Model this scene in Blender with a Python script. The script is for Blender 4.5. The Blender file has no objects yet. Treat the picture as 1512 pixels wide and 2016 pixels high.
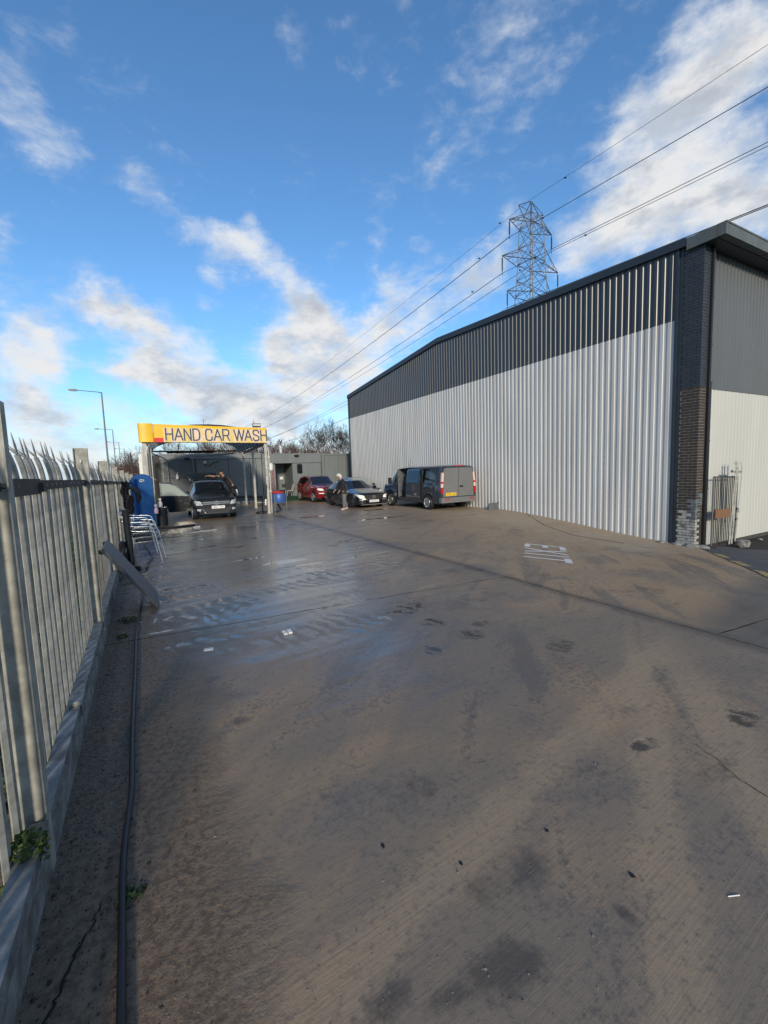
import bpy, bmesh, math, random
from mathutils import Vector, Matrix
R = math.radians
rnd = random.Random(7)
S = bpy.context.scene
COL = S.collection

# ------------------------------------------------------------------ camera
cam_data = bpy.data.cameras.new('camera')
cam = bpy.data.objects.new('camera', cam_data)
COL.objects.link(cam)
YAW, PITCH, ROLL = R(28.45), R(5.52), R(2.0)
EYE = 1.7
_f = Vector((math.sin(YAW) * math.cos(PITCH), math.cos(YAW) * math.cos(PITCH), -math.sin(PITCH)))
_r = Vector((math.cos(YAW), -math.sin(YAW), 0))
_d = _f.cross(_r)
_r2 = _r * math.cos(ROLL) + _d * math.sin(ROLL)
_d2 = _d * math.cos(ROLL) - _r * math.sin(ROLL)
_m = Matrix((_r2, -_d2, -_f)).transposed().to_4x4()
_m.translation = Vector((0, 0, EYE))
cam.matrix_world = _m
cam_data.sensor_fit = 'VERTICAL'
cam_data.sensor_height = 24.0
cam_data.lens = 24.0 * 840 / 2016
cam_data.clip_start = 0.05
cam_data.clip_end = 3000
S.camera = cam

# ------------------------------------------------------------------ sky and sun
SUN_EL, SUN_AZ = R(17.5), R(199.0)           # low, hazy winter sun behind the photographer's left shoulder
SKY_STRENGTH = 0.15
SUN_STRENGTH = 3.5
EXPOSURE = 0.0
CLOUDS = [(64.8, 33.4, 4.0, 0.8), (60.7, 29.6, 4.6, 0.9), (66.2, 26.6, 4.8, 0.9), (58.0, 25.5, 3.7, 0.9), (68.1, 34.3, 3.0, 0.8), (54.2, 24.1, 3.0, 0.8), (63.1, 23.7, 4.1, 0.8), (68.7, 21.9, 2.6, 1.1), (57.8, 33.0, 2.3, 0.6), (51.3, 22.3, 2.5, 0.7), (48.4, 38.6, 5.0, 0.36), (42.2, 41.9, 5.0, 0.33), (40.3, 35.3, 4.0, 0.34), (35.3, 33.1, 2.6, 0.36), (-8.2, 32.2, 3.4, 0.62), (-8.8, 35.8, 2.4, 0.45), (-4.2, 30.9, 2.1, 0.4), (-11.0, 22.2, 1.4, 0.7), (-3.8, 39.4, 1.4, 0.35), (1.3, 30.6, 1.8, 0.5), (3.7, 29.9, 2.2, 0.32), (-1.1, 34.5, 2.6, 0.3), (19.1, 42.4, 1.8, 0.25), (10.2, 40.3, 2.2, 0.2), (6.1, 26.4, 1.6, 0.6), (10.0, 26.2, 2.5, 0.9), (14.0, 25.3, 2.6, 0.95), (17.6, 23.5, 2.4, 0.8), (13.7, 28.8, 1.5, 0.5), (19.3, 20.4, 2.9, 0.9), (21.4, 18.8, 2.6, 1.1), (15.8, 15.3, 2.7, 1.05), (19.0, 15.3, 3.3, 1.1), (22.8, 14.7, 3.1, 1), (24.0, 25.7, 1.3, 0.55), (8.2, 21.6, 1.8, 0.55), (-5.5, 18.6, 1.4, 0.9), (-2.8, 18.3, 2.1, 1.1), (0.1, 17.4, 2.2, 1.1), (3.1, 16.5, 2.0, 1), (6.8, 14.9, 2.2, 0.8), (-9.6, 15.1, 3.2, 1), (-11.1, 12.1, 3.4, 1), (-7.3, 13.5, 2.0, 0.8), (-2.3, 12.5, 2.0, 1), (0.7, 12.8, 2.6, 1.1), (3.7, 11.3, 3.0, 1.1), (7.0, 10.3, 2.9, 1), (-9.4, 8.3, 3.2, 0.8), (28.7, 27.6, 1.8, 0.6), (35.0, 26.3, 2.4, 0.65), (30.7, 22.2, 2.2, 1), (28.2, 18.2, 2.4, 0.7), (25.4, 13.5, 3.8, 1.1), (30.8, 17.5, 3.0, 1), (35.5, 19.5, 2.9, 1.05), (40.6, 21.8, 3.3, 1.1), (44.3, 23.4, 2.1, 0.8), (44.4, 27.2, 1.7, 0.5), (28.5, 31.7, 1.7, 0.3), (11.1, 9.2, 3.6, 1), (16.0, 8.6, 3.8, 0.9), (20.0, 11.1, 3.1, 0.8)]
# the same broken cumulus carries on round the rest of the sky
for _i in range(70):
    _az = rnd.uniform(80, 340); _el = rnd.uniform(6, 50)
    CLOUDS.append((_az, _el, rnd.uniform(3, 7), rnd.uniform(.5, 1.0)))

world = bpy.data.worlds.new('World'); S.world = world
world.use_nodes = True
wt = world.node_tree; wt.nodes.clear()

class NT:
    """small helper to write node graphs as expressions"""
    def __init__(s, tree): s.t = tree
    def n(s, typ, **kw):
        nd = s.t.nodes.new(typ)
        for k, v in kw.items(): setattr(nd, k, v)
        return nd
    def put(s, sock, v):
        if isinstance(v, bpy.types.NodeSocket): s.t.links.new(v, sock)
        elif v is not None:
            if sock.type in ('RGBA',) and not hasattr(v, '__len__'): v = (v, v, v, 1)
            if sock.type == 'RGBA' and len(v) == 3: v = (*v, 1)
            sock.default_value = v
    def m(s, op, a, b=None, c=None, clamp=False):
        nd = s.n('ShaderNodeMath', operation=op, use_clamp=clamp)
        for i, v in enumerate((a, b, c)):
            if v is not None: s.put(nd.inputs[i], v)
        return nd.outputs[0]
    def v(s, op, a, b=None, scale=None):
        nd = s.n('ShaderNodeVectorMath', operation=op)
        s.put(nd.inputs[0], a)
        if b is not None: s.put(nd.inputs[1], b)
        if scale is not None: s.put(nd.inputs['Scale'], scale)
        return nd.outputs['Value'] if op in ('DOT_PRODUCT', 'LENGTH', 'DISTANCE') else nd.outputs['Vector']
    def noise(s, vec, scale=1.0, detail=4, rough=.55, dist=0.0, out='Fac'):
        nd = s.n('ShaderNodeTexNoise')
        s.put(nd.inputs['Vector'], vec); s.put(nd.inputs['Scale'], scale); s.put(nd.inputs['Detail'], detail)
        s.put(nd.inputs['Roughness'], rough); s.put(nd.inputs['Distortion'], dist)
        return nd.outputs[out]
    def ramp(s, fac, a, b, lo=0.0, hi=1.0, smooth=True):
        nd = s.n('ShaderNodeMapRange', interpolation_type='SMOOTHSTEP' if smooth else 'LINEAR', clamp=True)
        for i, v in enumerate((fac, a, b, lo, hi)): s.put(nd.inputs[i], v)
        return nd.outputs[0]
    def mix(s, fac, a, b, blend='MIX'):
        nd = s.n('ShaderNodeMix', data_type='RGBA', blend_type=blend)
        s.put(nd.inputs['Factor'], fac); s.put(nd.inputs['A'] if False else nd.inputs[6], a); s.put(nd.inputs[7], b)
        return nd.outputs[2]
    def sep(s, vec):
        nd = s.n('ShaderNodeSeparateXYZ'); s.put(nd.inputs[0], vec); return nd.outputs
    def comb(s, x, y, z):
        nd = s.n('ShaderNodeCombineXYZ')
        for i, v in enumerate((x, y, z)): s.put(nd.inputs[i], v)
        return nd.outputs[0]

W = NT(wt)
sky = W.n('ShaderNodeTexSky', sky_type='NISHITA', sun_disc=False)
sky.sun_elevation = SUN_EL
sky.sun_rotation = SUN_AZ
sky.altitude = 50; sky.air_density = 1.0; sky.dust_density = 0.4; sky.ozone_density = 2.0
dirn = W.n('ShaderNodeTexCoord').outputs['Generated']
dz = W.sep(dirn)[2]
skycol = W.mix(1.0, sky.outputs[0], (0.76, 1.12, 1.38, 1), 'MULTIPLY')
# pale haze lying along the horizon
skycol = W.mix(W.ramp(dz, .16, .0, 0.0, .55), skycol, (4.6, 5.3, 6.0, 1))
# break the cloud outlines up with noise
w1 = W.noise(dirn, 9.0, 5, .6, out='Color')
w2 = W.noise(dirn, 32.0, 4, .6, out='Color')
dd = W.v('ADD', dirn, W.v('SCALE', W.v('SUBTRACT', w1, (.5, .5, .5)), scale=.11))
dd = W.v('ADD', dd, W.v('SCALE', W.v('SUBTRACT', w2, (.5, .5, .5)), scale=.035))
dd = W.v('NORMALIZE', dd)
acc = 0.0
for az, el, rad, wgt in CLOUDS:
    b = (math.sin(R(az)) * math.cos(R(el)), math.cos(R(az)) * math.cos(R(el)), math.sin(R(el)))
    k = 1.95 / R(rad) ** 2
    e = W.m('EXPONENT', W.m('MULTIPLY_ADD', W.v('DOT_PRODUCT', dd, b), k, -k))
    acc = W.m('MULTIPLY_ADD', e, wgt * .82, acc)
streak = W.noise(W.v('MULTIPLY', dirn, (1.0, 1.0, 1.8)), 7.0, 7, .62, .4)
fine = W.noise(W.v('MULTIPLY', dirn, (1.0, 1.0, 2.2)), 22.0, 6, .62, .2)
low = W.ramp(dz, .24, .03, 0.0, .85)                 # broken cloud gathers toward the horizon
cov = W.m('ADD', W.m('MINIMUM', acc, 1.25), low)
dens = W.m('ADD', cov, W.m('MULTIPLY_ADD', streak, 1.5, -.78))
dens = W.m('ADD', dens, W.m('MULTIPLY_ADD', fine, 1.0, -.52))
mask = W.ramp(dens, .10, 1.25)
body = W.ramp(W.noise(W.v('ADD', W.v('MULTIPLY', dirn, (1, 1, 2.0)), (0.0, 0.0, .05)), 11.0, 6, .6), .36, .62)
core = W.ramp(dens, .75, 1.5)
edge = W.mix(body, (.66, .74, .86, 1), (.93, .96, 1.0, 1))
thick = W.mix(body, (.56, .60, .67, 1), (.97, .95, .92, 1))
ccol = W.mix(core, edge, thick)
ccol = W.v('SCALE', ccol, scale=5.9)                  # the sky itself is in physical units; the Background scales both
final = W.mix(W.m('MULTIPLY', mask, .96), skycol, ccol)
bg = W.n('ShaderNodeBackground')
W.put(bg.inputs['Color'], final); bg.inputs['Strength'].default_value = SKY_STRENGTH
wo = W.n('ShaderNodeOutputWorld'); wt.links.new(bg.outputs[0], wo.inputs['Surface'])
world.cycles.sampling_method = 'MANUAL'; world.cycles.sample_map_resolution = 512

sun_data = bpy.data.lights.new('sun', 'SUN')
sun_data.energy = SUN_STRENGTH; sun_data.angle = R(6.0); sun_data.color = (1.0, .85, .66)
sun = bpy.data.objects.new('sun', sun_data); COL.objects.link(sun)
_to_sun = Vector((math.sin(SUN_AZ) * math.cos(SUN_EL), math.cos(SUN_AZ) * math.cos(SUN_EL), math.sin(SUN_EL)))
sun.rotation_euler = _to_sun.to_track_quat('Z', 'Y').to_euler()
sun.location = (0, -20, 30)

S.view_settings.view_transform = 'Standard'; S.view_settings.look = 'None'
S.view_settings.exposure = EXPOSURE; S.view_settings.gamma = 1.0; S.view_settings.use_curve_mapping = False
S.render.engine = 'CYCLES'
S.cycles.max_bounces = 6; S.cycles.diffuse_bounces = 3; S.cycles.glossy_bounces = 3
S.cycles.transmission_bounces = 4; S.cycles.transparent_max_bounces = 6
S.cycles.use_denoising = True

# ------------------------------------------------------------------ helpers
def tag(o, label=None, cat=None, group=None, kind=None):
    if label: o['label'] = label
    if cat: o['category'] = cat
    if group: o['group'] = group
    if kind: o['kind'] = kind
    return o

def thing(name, label, cat, loc=(0, 0, 0), rz=0.0, group=None):
    o = bpy.data.objects.new(name, None); COL.objects.link(o)
    o.empty_display_size = .2
    o.location = loc; o.rotation_euler = (0, 0, rz)
    return tag(o, label, cat, group)

class MB:
    """collects faces for ONE mesh object"""
    def __init__(s, off=(0, 0, 0)):
        s.v = []; s.f = []; s.mi = []; s.off = Vector(off)
    def add(s, vs, fs, mi=0):
        b = len(s.v)
        s.v += [tuple(Vector(p) - s.off) for p in vs]
        s.f += [tuple(i + b for i in f) for f in fs]; s.mi += [mi] * len(fs)
        return s
    def box(s, c, d, rz=0.0, mi=0, rx=0.0, ry=0.0):
        M = Matrix.Rotation(rz, 3, 'Z') @ Matrix.Rotation(ry, 3, 'Y') @ Matrix.Rotation(rx, 3, 'X')
        c = Vector(c); h = Vector(d) / 2
        vs = [c + M @ Vector((x * h.x, y * h.y, z * h.z)) for z in (-1, 1) for y in (-1, 1) for x in (-1, 1)]
        return s.add(vs, [(0, 2, 3, 1), (4, 5, 7, 6), (0, 1, 5, 4), (2, 6, 7, 3), (0, 4, 6, 2), (1, 3, 7, 5)], mi)
    def span(s, lo, hi, mi=0):
        return s.box([(a + b) / 2 for a, b in zip(lo, hi)], [abs(b - a) for a, b in zip(lo, hi)], mi=mi)
    def slab(s, a, u, w, t, mi=0):
        """parallelepiped: corner a, edge vectors u, w, t"""
        a, u, w, t = map(Vector, (a, u, w, t))
        vs = [a, a + u, a + w, a + u + w, a + t, a + u + t, a + w + t, a + u + w + t]
        return s.add(vs, [(0, 2, 3, 1), (4, 5, 7, 6), (0, 1, 5, 4), (2, 6, 7, 3), (0, 4, 6, 2), (1, 3, 7, 5)], mi)
    def tube(s, pts, r, n=8, mi=0, cap=True, closed=False):
        P = [Vector(p) for p in pts]; k = len(P)
        rr = r if hasattr(r, '__len__') else [r] * k
        base = len(s.v); up = None
        for i in range(k):
            if closed: t = P[(i + 1) % k] - P[i - 1]
            else: t = P[min(i + 1, k - 1)] - P[max(i - 1, 0)]
            t.normalize()
            if up is None:
                up = Vector((0, 0, 1)) if abs(t.z) < .9 else Vector((1, 0, 0))
            x = up - t * up.dot(t)
            if x.length < 1e-5: x = t.orthogonal()
            x.normalize(); up = x; y = t.cross(x)
            for j in range(n):
                a = 2 * math.pi * j / n
                s.v.append(tuple(P[i] + (x * math.cos(a) + y * math.sin(a)) * rr[i] - s.off))
        for i in range(k if closed else k - 1):
            i2 = (i + 1) % k
            for j in range(n):
                j2 = (j + 1) % n
                s.f.append((base + i * n + j, base + i * n + j2, base + i2 * n + j2, base + i2 * n + j)); s.mi.append(mi)
        if cap and not closed:
            s.f.append(tuple(base + j for j in reversed(range(n)))); s.mi.append(mi)
            s.f.append(tuple(base + (k - 1) * n + j for j in range(n))); s.mi.append(mi)
        return s
    def lathe(s, c, axis, prof, n=20, mi=0):
        """revolve (distance along axis, radius) pairs"""
        ax = Vector(axis).normalized(); x = ax.orthogonal().normalized(); y = ax.cross(x); c = Vector(c)
        base = len(s.v)
        for h, r in prof:
            for j in range(n):
                a = 2 * math.pi * j / n
                s.v.append(tuple(c + ax * h + (x * math.cos(a) + y * math.sin(a)) * r - s.off))
        for i in range(len(prof) - 1):
            for j in range(n):
                j2 = (j + 1) % n
                s.f.append((base + i * n + j, base + i * n + j2, base + (i + 1) * n + j2, base + (i + 1) * n + j)); s.mi.append(mi)
        return s
    def prism(s, poly, ax_u, ax_v, o, t, mi=0):
        """2D polygon (u, v) placed at o along axes, extruded by vector t"""
        u, w, o, t = map(Vector, (ax_u, ax_v, o, t)); n = len(poly)
        a = [o + u * p[0] + w * p[1] for p in poly]; b = [p + t for p in a]
        fs = [tuple(range(n))[::-1], tuple(range(n, 2 * n))]
        fs += [(i, (i + 1) % n, n + (i + 1) % n, n + i) for i in range(n)]
        return s.add(a + b, fs, mi)
    def extrude_path(s, section, frames, mi=0, cap=True):
        """section: list of (u, v); frames: list of (origin, U, V)"""
        n = len(section); base = len(s.v)
        for o, U, V in frames:
            o, U, V = Vector(o), Vector(U), Vector(V)
            for u, w in section: s.v.append(tuple(o + U * u + V * w - s.off))
        for i in range(len(frames) - 1):
            for j in range(n):
                j2 = (j + 1) % n
                s.f.append((base + i * n + j, base + i * n + j2, base + (i + 1) * n + j2, base + (i + 1) * n + j)); s.mi.append(mi)
        if cap:
            s.f.append(tuple(base + j for j in reversed(range(n)))); s.mi.append(mi)
            k = len(frames) - 1
            s.f.append(tuple(base + k * n + j for j in range(n))); s.mi.append(mi)
        return s
    def mesh(s, name, mats, smooth=None):
        me = bpy.data.meshes.new(name); me.from_pydata(s.v, [], s.f)
        if not isinstance(mats, (list, tuple)): mats = [mats]
        for m in mats: me.materials.append(m)
        if len(mats) > 1: me.polygons.foreach_set('material_index', s.mi)
        bm = bmesh.new(); bm.from_mesh(me); bmesh.ops.recalc_face_normals(bm, faces=bm.faces); bm.to_mesh(me); bm.free()
        if smooth is not None:
            me.polygons.foreach_set('use_smooth', [True] * len(me.polygons)); me.set_sharp_from_angle(angle=R(smooth))
        me.update(); return me
    def build(s, name, mats, parent=None, smooth=None):
        o = bpy.data.objects.new(name, s.mesh(name, mats, smooth)); COL.objects.link(o)
        if parent: o.parent = parent
        elif any(s.off): o.location = s.off
        return o

def obj(name, me, parent=None, loc=(0, 0, 0), rz=0):
    o = bpy.data.objects.new(name, me); COL.objects.link(o); o.location = loc; o.rotation_euler = (0, 0, rz)
    if parent: o.parent = parent
    return o

def copy_tree(o, parent=None):
    c = o.copy(); COL.objects.link(c)
    if parent: c.parent = parent
    for ch in [x for x in COL.objects if x.parent == o]:
        copy_tree(ch, c)
    return c

def text_mesh(body, size, mat, name, depth=.004, bold=.0):
    cu = bpy.data.curves.new(name, 'FONT'); cu.body = body; cu.size = size; cu.extrude = depth / 2
    cu.align_x = 'CENTER'; cu.align_y = 'CENTER'; cu.offset = bold
    t = bpy.data.objects.new(name, cu); COL.objects.link(t)
    bpy.context.view_layer.update()
    me = bpy.data.meshes.new_from_object(t.evaluated_get(bpy.context.evaluated_depsgraph_get()))
    bpy.data.objects.remove(t); me.materials.clear(); me.materials.append(mat); me.name = name
    return me

def lerp(a, b, t): return a + (b - a) * t
def interp(pts, x):
    if x <= pts[0][0]: return pts[0][1]
    for (x0, y0), (x1, y1) in zip(pts, pts[1:]):
        if x <= x1: return lerp(y0, y1, (x - x0) / (x1 - x0) if x1 > x0 else 1)
    return pts[-1][1]
def sstep(a, b, x):
    t = min(1, max(0, (x - a) / (b - a))); return t * t * (3 - 2 * t)
def ground_z(x, y):
    """the yard falls very gently to the back, and dips toward the near corner of the shed"""
    z = -.008 * min(max(0, y - 6), 30)
    t = min(max(0, (x - 4.4) / 8.4), 1.18)
    return z - .66 * t ** 1.2 * (1 - sstep(5, 14, y))

# ------------------------------------------------------------------ materials
def material(name, col, rough=.6, metal=0.0, var=0.0, scale=3.0, col2=None, bump=0.0, bscale=40.0, spec=.5, coat=0.0,
             rvar=0.0, stretch=(1, 1, 1), detail=5, lo=.35, hi=.68, coords='Object'):
    m = bpy.data.materials.new(name); m.use_nodes = True
    t = m.node_tree; N = NT(t); p = t.nodes['Principled BSDF']
    p.inputs['Roughness'].default_value = rough; p.inputs['Metallic'].default_value = metal
    p.inputs['Specular IOR Level'].default_value = spec
    p.inputs['Coat Weight'].default_value = coat
    c1 = (*col, 1)
    if var or col2:
        if col2 is None: col2 = tuple(max(0, c * (1 - var)) for c in col)
        if coords == 'World': vec = N.n('ShaderNodeNewGeometry').outputs['Position']
        else: vec = N.n('ShaderNodeTexCoord').outputs['Object']
        vec = N.v('MULTIPLY', vec, stretch)
        f = N.ramp(N.noise(vec, scale, detail, .62, .3), lo, hi)
        N.put(p.inputs['Base Color'], N.mix(f, c1, (*col2, 1)))
        if rvar: N.put(p.inputs['Roughness'], N.ramp(N.noise(vec, scale * 2.3, 4), .3, .7, max(.02, rough - rvar), min(1, rough + rvar)))
    else:
        p.inputs['Base Color'].default_value = c1
    if bump:
        vec = N.n('ShaderNodeTexCoord').outputs['Object']
        b = N.n('ShaderNodeBump'); b.inputs['Strength'].default_value = bump; b.inputs['Distance'].default_value = .02
        N.put(b.inputs['Height'], N.noise(vec, bscale, 4, .6)); t.links.new(b.outputs[0], p.inputs['Normal'])
    return m

M = {}
M['clad_white'] = material('white painted cladding', (.57, .56, .53), .5, var=.16, scale=2.6, stretch=(1, 1, .10))
M['clad_front'] = material('cream white cladding', (.50, .50, .455), .5, var=.08, scale=.8, stretch=(1, 1, .25))
M['clad_dark'] = material('slate grey painted cladding', (.035, .045, .056), .42, var=.2, scale=1.2, stretch=(1, 1, .3))
M['clad_slate_lit'] = material('slate painted cladding, sunlit tone', (.088, .098, .104), .45, var=.12, scale=1.0, stretch=(1, 1, .3))  # lighter copy of the gable's slate paint, sunlight put into the colour
M['clad_flank_lit'] = material('slate cladding flank with sun sheen', (.14, .138, .130), .36, var=.1, scale=1.5)  # sun sheen on the slate ribs, painted as a paler flank colour
M['trim_dark'] = material('dark blue grey trim', (.022, .030, .042), .45, var=.2, scale=2)
M['trim_green'] = material('grey green painted gutter', (.10, .115, .11), .5, var=.2, scale=3)
M['pipe_black'] = material('black plastic pipe', (.012, .013, .014), .35, spec=.5)
M['brick'] = material('dark brown brick', (.050, .038, .032), .85, col2=(.028, .022, .020), scale=9, bump=.25, bscale=60, coords='World')
M['brick_paint'] = material('dark painted brick', (.030, .038, .048), .55, var=.25, scale=6, bump=.25, bscale=50, coords='World')
M['brick_white'] = material('whitewashed brick', (.36, .36, .33), .75, col2=(.12, .11, .09), scale=7, bump=.25, bscale=60, coords='World', lo=.45, hi=.7)
M['brick_blue'] = material('smudged blue grey brick', (.12, .15, .17), .75, col2=(.05, .05, .05), scale=5, bump=.25, bscale=60, coords='World')
M['mortar'] = material('pale mortar', (.26, .24, .205), .95, var=.3, scale=14)
M['mortar_dark'] = material('dark painted mortar', (.022, .026, .032), .7)
M['mortar_grime'] = material('grimy mortar', (.06, .055, .05), .9, var=.3, scale=14)
M['galv'] = material('weathered galvanised steel', (.37, .37, .335), .58, metal=.12, col2=(.20, .205, .185), scale=9, rvar=.12, detail=7, bump=.06, bscale=25)
M['galv_post'] = material('dull galvanised post', (.36, .36, .32), .62, metal=.1, col2=(.19, .19, .165), scale=7, detail=8, rvar=.1, bump=.06, bscale=18)
M['galv_rail'] = material('bright galvanised rail', (.28, .295, .30), .45, metal=.35, col2=(.13, .135, .135), scale=9, rvar=.1)
M['rail_dark'] = material('blackened and shaded steel rail', (.045, .042, .04), .6, metal=.2, col2=(.018, .016, .015), scale=10)
M['board_pale'] = material('pale gravel board', (.25, .255, .245), .85, col2=(.10, .095, .08), scale=7, bump=.1)
M['container'] = material('grey green painted container', (.150, .172, .175), .55, var=.12, scale=1.4, stretch=(1, 1, .3), bump=.02, bscale=6)
M['container_dark'] = material('darker grey cabin panel', (.085, .100, .108), .55, var=.15, scale=1.5)
M['container_black'] = material('near black panel', (.012, .013, .015), .5)
M['container_edge'] = material('grey steel frame', (.175, .195, .198), .55, var=.15, scale=3)
M['white'] = material('white paint', (.70, .70, .67), .5, var=.12, scale=5)
M['white_plastic'] = material('white plastic', (.62, .62, .60), .45, var=.1, scale=6)
M['post_white'] = material('dirty white post', (.47, .46, .42), .55, col2=(.30, .29, .26), scale=6, stretch=(1, 1, .4))
M['yellow'] = material('yellow fascia', (.78, .47, .012), .42, var=.12, scale=2.0)
M['red'] = material('red fascia', (.58, .012, .012), .42)
M['signboard'] = material('faded yellow signboard', (.66, .50, .10), .6, col2=(.72, .55, .42), scale=1.9, stretch=(1.6, 1, .5), lo=.40, hi=.60)
M['sign_ink'] = material('dark navy lettering', (.035, .035, .075), .5)
M['sign_halo'] = material('pale lettering edge', (.66, .60, .52), .6)
M['black'] = material('matt black', (.010, .010, .011), .55)
M['rubber'] = material('black rubber', (.012, .012, .013), .62, var=.3, scale=8)
M['hose'] = material('black hose', (.012, .013, .018), .42, var=.3, scale=10)
M['blue'] = material('blue plastic', (.006, .070, .235), .6, var=.15, scale=4, spec=.2)
M['blue_barrel'] = material('blue barrel plastic', (.035, .10, .33), .4, var=.15, scale=6)
M['alu'] = material('polished aluminium', (.75, .76, .78), .28, metal=.9)
M['slat'] = material('black chair slat', (.014, .014, .016), .4)
M['panel_grey'] = material('scuffed grey panel', (.115, .122, .13), .5, col2=(.075, .08, .088), scale=6, stretch=(1, 3, 1))
M['wood'] = material('weathered brown wood', (.16, .10, .055), .75, col2=(.20, .085, .035), scale=5, stretch=(1, 1, 4))
M['astro'] = material('artificial grass', (.012, .045, .014), .95, var=.4, scale=40, bump=.5, bscale=160)
M['leaf'] = material('weed leaves', (.040, .075, .018), .7, var=.5, scale=30)
M['moss'] = material('moss leaves', (.05, .085, .014), .8, var=.4, scale=25)
M['bark'] = material('grey brown bark', (.075, .058, .045), .9, var=.35, scale=6)
M['twig'] = material('dark twigs', (.070, .052, .042), .9, var=.3, scale=3)
M['twig_red'] = material('red brown twigs', (.12, .065, .042), .9, var=.4, scale=2)
M['steel'] = material('weathered pylon steel', (.14, .145, .14), .55, metal=.3, var=.3, scale=.6)
M['wire'] = material('dark aluminium cable', (.06, .062, .065), .5)
M['insulator'] = material('brown glass insulator', (.03, .02, .018), .3)
M['lamp_grey'] = material('grey lamp column', (.13, .135, .14), .5, metal=.2)
M['glass_lamp'] = material('lamp glass', (.5, .5, .48), .15)
M['glass_dark'] = material('dark car glass', (.006, .008, .010), .03, spec=.6)
M['glass_tint'] = material('sky reflecting windscreen', (.012, .016, .022), .03, spec=.75)
M['glass_clear'] = material('light green glass with sky reflection', (.30, .34, .31), .05, spec=.9)  # bright sky reflection put into the pale base colour
M['chrome'] = material('chrome', (.80, .80, .80), .12, metal=1.0)
M['alloy'] = material('alloy wheel', (.55, .55, .55), .3, metal=.8)
M['alloy_dark'] = material('dark alloy wheel', (.03, .03, .032), .35, metal=.4)
M['lamp_clear'] = material('clear headlamp', (.62, .65, .66), .12, spec=.8, col2=(.25, .27, .29), scale=14)
M['lamp_bright'] = material('bright headlamp lens', (.85, .85, .80), .15)
M['lamp_red'] = material('red tail lamp', (.45, .012, .012), .12)
M['lamp_pale'] = material('pale pink tail lamp', (.72, .52, .48), .12)
M['lamp_orange'] = material('orange lamp', (.7, .2, .02), .15)
M['plate_white'] = material('white number plate', (.75, .75, .74), .35)
M['plate_yellow'] = material('yellow number plate', (.78, .52, .03), .35)
M['plate_ink'] = material('black plate characters', (.01, .01, .01), .5)
M['trimblack'] = material('black plastic trim', (.014, .014, .015), .5)
M['interior'] = material('dark interior', (.012, .012, .013), .8)
def paint(name, col, metal=.0, rough=.22): return material(name, col, rough, metal=metal, coat=1.0, var=.06, scale=2)
M['paint_black'] = paint('black car paint', (.006, .007, .010))
M['paint_navy'] = paint('very dark blue van paint', (.028, .036, .050), .1)
M['paint_van_lit'] = material('dark van paint in sunlit tone', (.19, .195, .195), .4, metal=.3, coat=.5, var=.08, scale=2)  # lighter copy of the van's dark paint: sunlight on the tail as colour
M['paint_red'] = paint('deep red car paint', (.22, .006, .010), .15)
M['paint_grey'] = paint('dark grey car paint', (.075, .078, .08), .4)
M['skin'] = material('skin', (.36, .20, .13), .55, spec=.3)
M['cloth_black'] = material('black cloth', (.010, .011, .014), .85, var=.3, scale=10)
M['cloth_grey'] = material('grey quilted cloth', (.075, .068, .066), .85, var=.3, scale=12)
M['cloth_jean'] = material('grey marl trousers', (.16, .16, .165), .9, var=.45, scale=22)
M['cloth_white'] = material('off white hood', (.58, .57, .50), .9, var=.1, scale=8)
M['shoe'] = material('pale shoe', (.45, .42, .38), .7)
M['hair'] = material('dark hair', (.010, .008, .007), .6)
M['cloth_red'] = material('red cloth', (.42, .03, .025), .85, var=.3, scale=10)
M['pink_liquid'] = material('pink cleaning liquid', (.62, .40, .46), .2)
M['stone_grey'] = material('grey rubble', (.28, .27, .25), .9, var=.4, scale=9, bump=.3)
M['pebble'] = material('mixed pebbles', (.20, .175, .14), .85, col2=(.07, .06, .05), scale=6, coords='World')
M['soil'] = material('dark soil crumbs', (.075, .055, .038), .95, var=.6, scale=25, coords='World')
M['paper'] = material('white litter', (.72, .72, .70), .7, var=.1, scale=20)
M['roadpaint'] = material('worn white road paint', (.66, .63, .57), .75, col2=(.22, .18, .14), scale=9, detail=8, lo=.54, hi=.76, coords='World')
M['yellowpaint'] = material('worn yellow road paint', (.36, .27, .09), .75, col2=(.11, .095, .07), scale=8, detail=8, lo=.45, hi=.70, coords='World')
M['crack'] = material('crack filled with dirt', (.012, .010, .008), .95)
M['asphalt'] = material('grey asphalt', (.075, .076, .080), .85, var=.3, scale=2.5, bump=.3, bscale=90, coords='World')
M['earth'] = material('rough ground', (.060, .055, .035), .95, col2=(.04, .055, .02), scale=.8, bump=.4, bscale=8, coords='World')
M['roof'] = material('grey roof sheet', (.20, .21, .22), .55, var=.2, scale=1)
M['polycarb'] = material('grey translucent roof sheet', (.32, .36, .38), .25, var=.2, scale=2)
_t = M['polycarb'].node_tree; _tr = _t.nodes.new('ShaderNodeBsdfTranslucent'); _tr.inputs[0].default_value = (.5, .55, .57, 1)
_mx = _t.nodes.new('ShaderNodeMixShader'); _mx.inputs[0].default_value = .6
_t.links.new(_t.nodes['Principled BSDF'].outputs[0], _mx.inputs[1]); _t.links.new(_tr.outputs[0], _mx.inputs[2]); _t.links.new(_mx.outputs[0], _t.nodes['Material Output'].inputs[0])

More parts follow.
